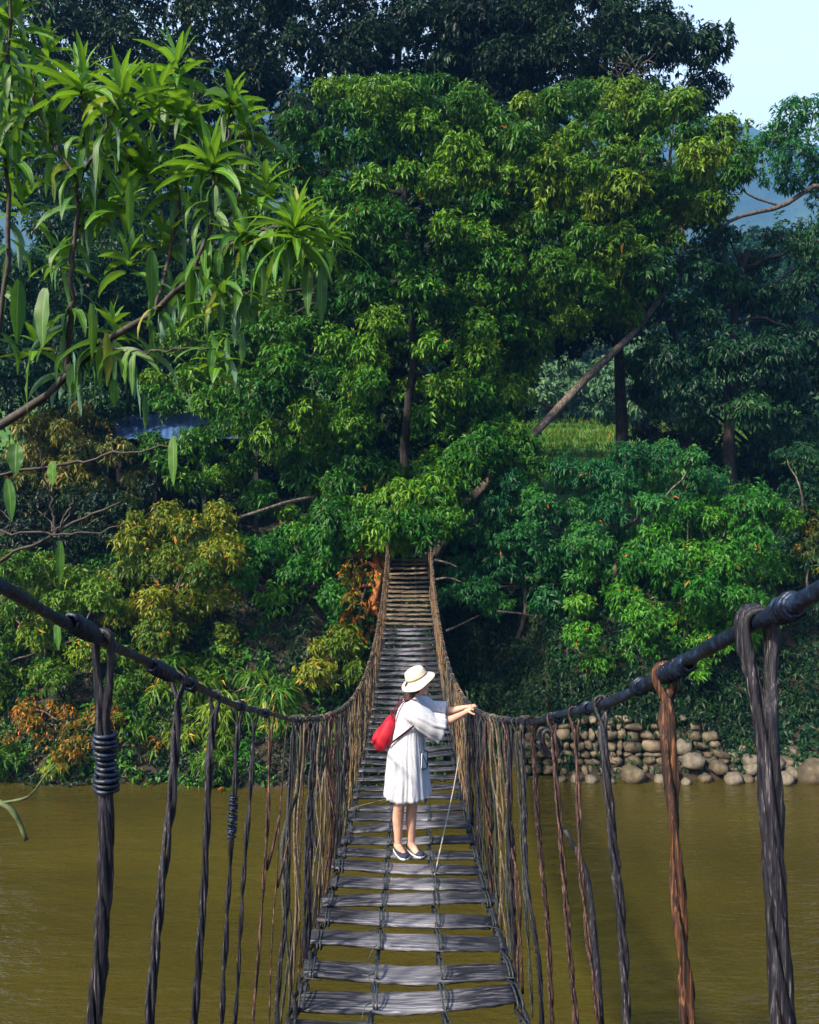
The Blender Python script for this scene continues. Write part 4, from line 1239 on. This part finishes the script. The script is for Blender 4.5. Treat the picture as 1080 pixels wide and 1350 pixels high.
# arms: near (her right) and far (her left), the hands closed over the rope
for s, sh, el, hy in ((-1, A(.050, -.140, 1.272), A(.285, -.125, 1.155), -.030), (1, A(.058, .142, 1.275), A(.320, .150, 1.200), .062)):
    wr = A(rx - .080, hy + s * .012, rz - .002 + (.004 if s > 0 else -.012))
    chain(mb, [sh, (sh + el) / 2 + A(0, 0, -.004), el], [.046, .042, .036], 12)
    chain(mb, [el, el * .55 + wr * .45 + A(0, 0, -.004), wr], [.036, .035, .022], 12)
    pc = A(rx - .040, hy, rz + .014)
    mb.ell((wr + pc) / 2, (.036, .026, .019)); mb.ell(pc, (.030, .036, .015), rotm('Y', R(-8)))
    for q, (yy, ln) in enumerate(((-.030, .95), (-.010, 1.05), (.010, 1.0), (.029, .82))):
        y = hy + yy * (1 if s < 0 else -1) * .98
        a0 = np.linspace(R(150), R(150 - 185 * ln), 7)
        rr_ = RR[1] + .0085
        cur = [A(rx - .034, y, rz + .020)] + [A(rx + rr_ * math.cos(t) * 1.02, y + .002 * k, rz + rr_ * math.sin(t)) for k, t in enumerate(a0)]
        chain(mb, cur, [.0085, .0080, .0078, .0066], 14, 8)
    ty = hy + (-.042 if s < 0 else .042) * (1 if s < 0 else 1) * .85
    chain(mb, [A(rx - .058, hy + s * .020, rz - .002), A(rx - .036, ty, rz - .012), A(rx - .012, ty + s * .006, rz - RR[1] - .010), A(rx + .008, ty + s * .004, rz - RR[1] - .009)], [.013, .010, .0088, .0068], 12, 8)
remeshed(mb, 'body', M['skin'], person, .0042)
for s in (-1, 1):
    MB().ell(hp(.0835, s * .029, .008), (.008, .011, .006), hr).build('eye', M['eye'], person)
MB().ell(hp(.1005, 0, -.0595), (.004, .017, .005), hr).build('lips', M['lip'], person)

# hair: fitted over the back of the skull, gathered low at the nape
def hairfn(v):
    v = v.copy()
    f = np.clip(v[:, 0], 0, 1)
    v[:, 0] -= .42 * f
    return v


mb = MB()
mb.ell(hc + hr @ A(-.014, 0, -.008), (.088, .080, .088), hr, 24, 16, hairfn)
chain(mb, [hp(-.06, 0, -.03), hp(-.078, -.012, -.09), hp(-.092, -.03, -.14), hp(-.105, -.045, -.20)], [.060, .056, .044, .014], 14, 12)
remeshed(mb, 'hair', M['hair'], person, .006)

# dress: lofted over the body in pleats, longer than the opaque slip beneath
prof = np.array([(.505, .018, .205, .225), (.60, .018, .198, .222), (.70, .018, .190, .218), (.90, .018, .172, .200), (1.05, .024, .146, .172), (1.17, .033, .120, .158),
                 (1.25, .041, .106, .174), (1.30, .050, .090, .190), (1.335, .055, .076, .172), (1.362, .062, .058, .085), (1.385, .070, .054, .060)])


def dress_ring(z, k=1.0, amp=1.0, n=140):
    cx, hx, hy = (np.interp(z, prof[:, 0], prof[:, i]) for i in (1, 2, 3))
    a = np.linspace(0, 2 * np.pi, n, endpoint=False)
    g = max(0, min(1, (1.30 - z) / .8))
    am = .55 + .45 * np.sin(3 * a + 1.1 + 1.5 * z) * np.sin(2 * a + 2.3)
    fold = 1 + amp * g * (.050 * am * np.sin(13 * a + 1.6 * np.sin(2 * a + .5) + .9 * math.sin(z * 4)) + .030 * np.sin(7 * a + 1.2 + 2 * z + .8 * np.sin(3 * a)) + .020 * np.sin(29 * a + 3 * z + 2 * np.sin(a * 3))) + amp * .008 * np.sin(37 * a + 4 * np.sin(z * 9 + a)) * (z < 1.28)
    return np.stack([cx + hx * k * fold * np.cos(a), hy * k * fold * np.sin(a), np.full(n, z)], axis=1)


rings = []
for z in np.concatenate([np.linspace(.505, 1.28, 34), np.linspace(1.295, 1.385, 9)]):
    r_ = dress_ring(z)
    if z < .56:                                       # scalloped, slightly uneven hem
        a = np.linspace(0, 2 * np.pi, len(r_), endpoint=False)
        r_[:, 2] += (.012 * np.abs(np.sin(11 * a)) + .022 * np.cos(a + .5) ** 2 - .012) * (1 - (z - .505) / .055)
    rings.append(r_)
mb = MB().loft(rings)


def sleeve(mb, path, radY, radZ, n=48, tip=0, s=1):
    path = np.array(path, float); m = 22
    p = spline(path, m)
    ry = np.interp(np.linspace(0, 1, m), np.linspace(0, 1, len(radY)), radY)
    rzz = np.interp(np.linspace(0, 1, m), np.linspace(0, 1, len(radZ)), radZ)
    t, U, V = frames(p)
    a = np.linspace(0, 2 * np.pi, n, endpoint=False)
    rg = []
    for i in range(m):
        g = i / (m - 1)
        fold = 1 + .09 * g * np.sin(8 * a + 2 * g + np.sin(2 * a)) + .05 * g * np.sin(15 * a + 3 * g) + .03 * np.sin(22 * g + 2 * a)
        sd = np.cross(t[i], [0, 0, 1.]); sd /= np.linalg.norm(sd)
        up = np.cross(sd, t[i])
        q = p[i] + (np.cos(a) * fold * ry[i])[:, None] * sd + (np.sin(a) * fold * rzz[i])[:, None] * up
        low = np.clip(-np.sin(a), 0, 1)
        q[:, 2] -= tip * low ** 2 * g ** 2
        q[:, 0] -= tip * .35 * low ** 2 * g ** 2
        rg.append(q)
    mb.loft(rg)


sleeve(mb, [(.038, -.105, 1.278), (.12, -.160, 1.250), (.225, -.142, 1.185), (.335, -.110, 1.160)], [.080, .074, .080, .085], [.100, .088, .082, .082], tip=.085)
sleeve(mb, [(.048, .105, 1.278), (.15, .160, 1.262), (.25, .155, 1.232), (.375, .140, 1.222)], [.080, .070, .068, .075], [.100, .082, .068, .070], tip=.05)
dress = mb.build('dress', M['dress'], person)
md = dress.modifiers.new('thickness', 'SOLIDIFY'); md.thickness = .0015
MB().loft([dress_ring(z, .955, .8) for z in np.linspace(.615, 1.285, 26)]).build('slip', M['slip'], person)

# hat
def lathe(prof_, n=48, wob=0, fn=None):
    a = np.linspace(0, 2 * np.pi, n, endpoint=False)
    rg = []
    for r, z in prof_:
        zz = np.full(n, z) + wob * max(0, r - .09) / .06 * (.020 * np.cos(2 * a + .6) + .006 * np.sin(5 * a))
        rg.append(np.stack([r * np.cos(a), r * np.sin(a) * .94, zz], axis=1))
    return rg


hatm = rotm('X', R(10)) @ rotm('Y', R(-24))
hpos = hc + A(-.002, 0, .052)
hp_ = [(.002, .086), (.035, .089), (.064, .086), (.083, .076), (.092, .058), (.097, .035), (.103, .006), (.112, -.004), (.130, -.014), (.148, -.028), (.160, -.042), (.162, -.046), (.158, -.047), (.145, -.033), (.126, -.020), (.108, -.012), (.099, .0), (.093, .030), (.086, .056), (.062, .078), (.002, .081)]
mb = MB()
mb.loft([r_ @ hatm.T + hpos for r_ in lathe(hp_, wob=.45)], (True, True))
hat = mb.build('hat', M['hat'], person)
mb = MB(); mb.loft([r_ @ hatm.T + hpos for r_ in lathe([(.1020, .008), (.1045, .010), (.1020, .022), (.0985, .024), (.0970, .016), (.0990, .008)])])
mb.build('hat_band', M['band'], hat)

# shoes
for k, a in ank.items():
    mb = MB(); sb = MB()
    rg, sg = [], []
    L = .245
    yaw = ff if k > 0 else (rotm('Z', R(8)) @ ff)
    rt = A(-yaw[1], yaw[0], 0)
    o_ = A(a[0], a[1], 0) - yaw * .055
    for u in np.linspace(0, 1, 15):
        wv = .030 + .016 * math.sin(min(1, u * 1.15) * math.pi * .62)
        if u > .8: wv *= math.sqrt(max(.02, 1 - ((u - .8) / .2) ** 2 * .9))
        if u < .12: wv *= .72 + .28 * u / .12
        hgt = .062 - .012 * math.sin(u * math.pi) - .022 * u
        if u > .85: hgt *= 1 - .45 * ((u - .85) / .15) ** 2
        th = np.linspace(0, 2 * np.pi, 16, endpoint=False)
        c_ = o_ + yaw * (u * L)
        rg.append(c_ + (wv * np.sign(np.cos(th)) * np.abs(np.cos(th)) ** .7)[:, None] * rt + np.stack([0 * th, 0 * th, .012 + np.where(np.sin(th) > 0, hgt * np.sin(th), 0)], axis=1))
        sg.append(c_ + ((wv + .004) * np.sign(np.cos(th)) * np.abs(np.cos(th)) ** .4)[:, None] * rt + np.stack([0 * th, 0 * th, .009 + .010 * np.sign(np.sin(th)) * np.abs(np.sin(th)) ** .4], axis=1))
    sh_ = mb.loft(rg, (True, True)).build('shoe', M['navy'], person)
    sb.loft(sg, (True, True)).build('sole', M['sole'], sh_)

# red backpack, on her back: a thing of its own
bc = FEET + A(-.172, -.005, 1.055)
bag = tag(empty('backpack', bc), 'bright red backpack worn on the back of the woman in white', 'backpack')
bm_ = rotm('Y', R(24))


def boxy(v):
    v = np.sign(v) * np.abs(v) ** .72
    v[:, 2] = v[:, 2]
    v[:, 1] *= 1 - .18 * np.clip(v[:, 2], 0, 1)
    v[:, 0] *= 1 - .30 * np.clip(v[:, 2], 0, 1) + .10 * np.clip(-v[:, 2], 0, 1)
    return v * (1 + .03 * np.sin(v[:, 2:3] * 7 + v[:, 1:2] * 5))


MB().ell((0, 0, 0), (.070, .118, .165), bm_, 32, 22, boxy).build('bag', M['red'], bag)
MB().ell(bm_ @ A(-.062, 0, -.055), (.030, .085, .075), bm_, 24, 14, boxy).build('pocket', M['red'], bag)
pts = spline([bm_ @ A(-.075, -.09, .055), bm_ @ A(-.072, 0, .085), bm_ @ A(-.075, .09, .055)], 12)
MB().tube(pts, .005, 6).build('zip', M['strap'], bag)
rel = lambda *p: A(*p) + FEET - bc
for s in (-1, 1):
    up = spline([rel(-.115, s * .085, 1.205), rel(-.060, s * .088, 1.300), rel(-.005, s * .092, 1.362), rel(.058, s * .095, 1.375), rel(.118, s * .105, 1.335), rel(.146, s * .125, 1.26), rel(.120, s * .160, 1.195), rel(.040, s * .178, 1.135), rel(-.060, s * .165, 1.055), rel(-.150, s * .115, .975)], 44)
    MB().tube(up, .017, 8, flat=(1, .35) if s < 0 else (1, .35)).build('shoulder_strap', M['strap'], bag)
MB().tube(spline([rel(-.120, -.03, 1.215), rel(-.125, 0, 1.255), rel(-.120, .03, 1.215)], 10), .006, 6).build('carry_loop', M['strap'], bag)

# little pouch on a long cord
pp = FEET + A(.166, -.135, .855)
pouch = tag(empty('pouch', pp), 'small pale pouch with dark piping hanging at the front of the white dress', 'pouch')
pr = rotm('Z', R(-38)) @ rotm('X', R(0))


def pboxy(v):
    return np.sign(v) * np.abs(v) ** .45


MB().ell((0, 0, 0), (.011, .036, .074), pr, 20, 14, pboxy).build('pocket', M['pouch'], pouch)
lp = np.array([(.010, y, z) for y, z in ((-.036, -.074), (.036, -.074), (.037, 0), (.036, .074), (-.036, .074), (-.037, 0), (-.036, -.074))])
MB().tube(lp @ pr.T, .005, 6).tube(lp @ pr.T * A(1, 1, 1) - pr @ A(.020, 0, 0), .005, 6).build('piping', M['navy'], pouch)
MB().tube(np.array([(.012, -.034, .06), (.0125, .034, -.06)]) @ pr.T, .004, 6).build('stripe', M['navy'], pouch)
rl = lambda *p: A(*p) + FEET - pp
MB().tube(spline([rl(.166, -.135, .925), rl(.158, -.145, 1.05), rl(.135, -.150, 1.17), rl(.128, -.125, 1.26), rl(.100, -.075, 1.355), rl(.055, -.045, 1.385)], 24), .0045, 6).build('cord', M['navy'], pouch)

# ------------------------------------------------------------------ the sapling in the near left corner
rng = np.random.default_rng(101)


class LeafSet:
    def __init__(self):
        self.v, self.f, self.uv, self.lr, self.n = [], [], [], [], 0

    def leaf(self, b, d, L, W, curl, roll, lr, nseg=9, fold=.22, wave=.0):
        """a lance-shaped leaf leaving b along d and arching down"""
        d = np.asarray(d, float); d = d / np.linalg.norm(d)
        side = np.cross(d, [0, 0, 1.])
        if np.linalg.norm(side) < .05: side = np.array([1., 0, 0])
        side /= np.linalg.norm(side)
        q = Matrix.Rotation(roll, 3, Vector(d))
        p = np.asarray(b, float).copy()
        cur = Vector(d); sd = q @ Vector(side)
        rows = []
        for i in range(nseg + 1):
            t = i / nseg
            wd = W * .5 * (math.sin(math.pi * min(1, t * .94 + .05) ** .80) ** .9) * (1 if t < .97 else .35) + .0008
            nrm = sd.cross(cur)
            wv = wave * math.sin(t * 17 + lr * 20)
            for k, uu in enumerate((-1, -.5, 0, .5, 1)):
                h_ = fold * abs(uu) * wd + wv * uu * wd
                rows.append(p + np.array(sd) * uu * wd + np.array(nrm) * h_)
                self.uv.append((uu * .5 + .5, t)); self.lr.append(lr)
            ax = cur.cross(Vector((0, 0, -1)))
            if ax.length > 1e-3:
                mm = Matrix.Rotation(min(curl / nseg, cur.angle(Vector((0, 0, -1)))), 3, ax.normalized())
                cur = mm @ cur; sd = mm @ sd
            p = p + np.array(cur) * (L / nseg)
        o = self.n
        for i in range(nseg):
            for k in range(4):
                self.f.append((o + i * 5 + k, o + i * 5 + k + 1, o + (i + 1) * 5 + k + 1, o + (i + 1) * 5 + k))
        self.v += rows; self.n += len(rows)

    def build(self, name, mat, parent, off):
        me = bpy.data.meshes.new(name)
        me.from_pydata((np.array(self.v) - off).tolist(), [], self.f)
        me.materials.append(mat)
        ul = me.uv_layers.new(name='UVMap'); uv = np.array(self.uv)
        idx = np.zeros(len(me.loops), dtype=np.int32); me.loops.foreach_get('vertex_index', idx)
        ul.data.foreach_set('uv', uv[idx].astype(np.float32).ravel())
        a = me.attributes.new('leaf_rand', 'FLOAT', 'POINT'); a.data.foreach_set('value', np.array(self.lr, dtype=np.float32))
        me.polygons.foreach_set('use_smooth', [True] * len(me.polygons)); me.update()
        o = bpy.data.objects.new(name, me); C.objects.link(o); o.parent = parent
        return o


SB = P(-160, 1500, 2.35); SB[2] = h_ground(SB[0], SB[1] * .4) if False else SB[2]
SB = np.array([-1.25, .75, h_ground(-1.25, .75) - .1])
sap = tag(empty('sapling', SB), 'leafy sapling with long drooping leaves reaching in from the left, nearest to the viewer', 'sapling')
SD = 2.35
S = lambda x, y, d=SD: P(x, y, d)
stems = [
    ([tuple(SB), tuple(P(-330, 900, 1.9)), tuple(S(-60, 612)), tuple(S(60, 522)), tuple(S(125, 460)), tuple(S(205, 412)), tuple(S(262, 345)), tuple(S(283, 262)), tuple(S(277, 205))], .0165, .004),
    ([S(88, 492), S(93, 430), S(97, 340), S(106, 235)], .0095, .006),
    ([S(106, 240), S(72, 190, 2.4), S(38, 118, 2.45)], .006, .0035), ([S(106, 240), S(112, 170), S(107, 100)], .005, .003),
    ([S(106, 236), S(132, 190, 2.3), S(162, 112, 2.3)], .005, .003), ([S(100, 300), S(140, 250, 2.5), S(200, 165, 2.55), S(232, 92, 2.55)], .0055, .003),
    ([S(262, 345), S(330, 312, 2.3), S(385, 292, 2.25)], .007, .004), ([S(283, 262), S(300, 170, 2.4), S(305, 125, 2.4)], .004, .0025),
    ([S(205, 412), S(232, 300, 2.5), S(240, 230, 2.5), S(250, 140, 2.5)], .006, .003), ([S(270, 335), S(318, 250, 2.5), S(322, 150, 2.5)], .005, .0025),
    ([S(262, 345), S(290, 380, 2.3), S(330, 384, 2.25)], .004, .002), ([S(230, 384), S(280, 392, 2.4), S(345, 376, 2.4)], .004, .002),
    ([S(125, 460), S(180, 462, 2.3), S(285, 460, 2.2)], .0035, .002), ([S(-60, 640), S(60, 615), S(150, 600), S(235, 588)], .005, .0025),
    ([S(-70, 750), S(0, 738), S(75, 702), S(160, 662)], .007, .003), ([S(-60, 705), S(40, 702), S(110, 704), S(165, 690)], .004, .002),
    ([S(75, 702), S(62, 640), S(50, 590)], .004, .002), ([S(75, 702), S(98, 660), S(112, 640)], .0035, .002), ([S(-60, 540), S(-10, 470), S(10, 330), S(8, 200), S(12, 60), S(15, -40)], .009, .004),
    ([S(8, 200), S(40, 150), S(45, 95)], .004, .0025)]
for i, (p_, r0, r1) in enumerate(stems):
    q = spline(p_, 22)
    q[1:-1] += rng.normal(size=(20, 3)) * .0035
    MB().tube(q - SB, np.linspace(r0, r1, 22), 8, rough=.08).build('trunk' if i == 0 else 'stem' if i in (1, 6, 8, 18) else 'twig', M['twig'], sap)
# the drooping greenish twig above the water
MB().tube(spline([S(-330, 1000, 1.7), S(-60, 1045), S(0, 1058), S(22, 1078), S(35, 1108)], 16) - SB, np.linspace(.012, .006, 16), 7, rough=.12).build('twig', M['twig_green'], sap)
MB().tube(spline([S(5, 1058), S(38, 1050), S(60, 1022), S(75, 1008)], 10) - SB, np.linspace(.005, .002, 10), 6, rough=.1).build('twig', M['twig_green'], sap)
new, old = LeafSet(), LeafSet()
SUND = np.array([0, 0, 1.])


def rosette(x, y, d, n, L, up, ls, spread=1.0, W=.035, curl=1.3):
    c = P(x, y, d)
    a0 = rng.uniform(0, 6)
    for k in range(n):
        a = a0 + k * 2.4
        lev = k / n
        el = math.radians(78 - 80 * lev * spread + rng.normal() * 8) if up else math.radians(15 - 50 * lev + rng.normal() * 10)
        dd = np.array([math.cos(a) * math.cos(el), math.sin(a) * math.cos(el), math.sin(el)])
        l = L * (.55 + .6 * lev) * rng.uniform(.85, 1.15)
        ls.leaf(c - np.array([0, 0, .07 * lev]) + rng.normal(size=3) * .004, dd, l, W * rng.uniform(.8, 1.25) * (.7 + .5 * lev), curl * rng.uniform(.5, 1.3) * (.5 + .8 * lev), rng.normal() * .35, rng.random(), wave=.12)


for x, y, d, n, L in ((80, 330, 2.5, 9, .12), (170, 330, 2.4, 9, .12), (30, 260, 2.45, 9, .13), (215, 300, 2.5, 9, .12), (50, 440, 2.4, 8, .11), (290, 385, 2.3, 8, .10), (345, 376, 2.4, 7, .10), (285, 460, 2.2, 6, .09), (150, 420, 2.4, 8, .11), (430, 300, 2.3, 9, .13), (107, 95, 2.35, 15, .17), (40, 112, 2.42, 13, .16), (162, 108, 2.3, 14, .15), (234, 78, 2.5, 12, .17), (205, 118, 2.45, 12, .15), (250, 140, 2.5, 12, .14), (305, 122, 2.42, 9, .11), (322, 148, 2.5, 9, .12),
                      (277, 200, 2.35, 15, .16), (388, 285, 2.2, 22, .17), (352, 235, 2.4, 11, .13), (15, 20, 2.4, 13, .17), (12, -45, 2.5, 12, .18), (140, 180, 2.5, 12, .15), (190, 205, 2.55, 12, .14), (70, 175, 2.5, 11, .14), (235, 225, 2.5, 12, .14), (8, 190, 2.35, 11, .16), (320, 300, 2.3, 9, .12), (160, 250, 2.4, 11, .13), (-15, 120, 2.5, 13, .18), (60, 60, 2.6, 9, .14)):
    rosette(x, y, d, int(n * 1.9), L * 1.02, True, new, spread=.95 if L < .165 else 1.1, W=.0205, curl=1.0)
# hanging older leaves along the stems
for i, (p_, r0, r1) in enumerate(stems):
    if i in (13, 14, 15, 16, 17):
        continue
    q = spline(p_, 60)
    n = {0: 60, 18: 60, 1: 30, 6: 32, 8: 36, 9: 28, 5: 36}.get(i, 15)
    for k in range(n):
        c = q[int(rng.integers(24 if i == 0 else 6, 60))]
        a = rng.uniform(0, 6.28); el = rng.uniform(-.9, .35)
        dd = np.array([math.cos(a) * math.cos(el), math.sin(a) * math.cos(el) * .8, math.sin(el)])
        old.leaf(c, dd, rng.uniform(.09, .17), rng.uniform(.013, .025), rng.uniform(.8, 2.2), rng.normal() * .6, rng.random(), wave=.15)
# single leaves that the photograph shows hanging apart
for x, y, ln, lean, wd in ((228, 575, .14, .08, .030), (10, 632, .12, .25, .030), (70, 608, .07, .02, .035), (22, 585, .09, -.05, .045), (172, 480, .16, .35, .032), (300, 445, .10, .05, .026), (318, 440, .09, .0, .040), (425, 350, .17, -.05, .036), (408, 350, .14, -.1, .03), (330, 350, .12, .05, .034), (190, 520, .10, .1, .03),
                           (75, 820, .08, .2, .024), (170, 240, .15, .05, .034), (80, 715, .12, .0, .022), (270, 330, .15, .02, .04), (150, 500, .08, .1, .028), (60, 380, .17, -.1, .045), (25, 370, .18, -.05, .045), (120, 400, .16, .1, .04), (250, 350, .16, 0, .04), (140, 440, .15, .1, .035), (40, 470, .16, -.1, .04), (200, 330, .17, .05, .036), (345, 350, .13, .1, .03)):
    old.leaf(P(x, y, SD - .05), (lean, -.15, -1), ln, wd, .25, rng.uniform(-1.4, 1.4), rng.random(), wave=.12)
new.build('young_leaves', M['sapling_new'], sap, SB)
old.build('hanging_leaves', M['sapling_old'], sap, SB)
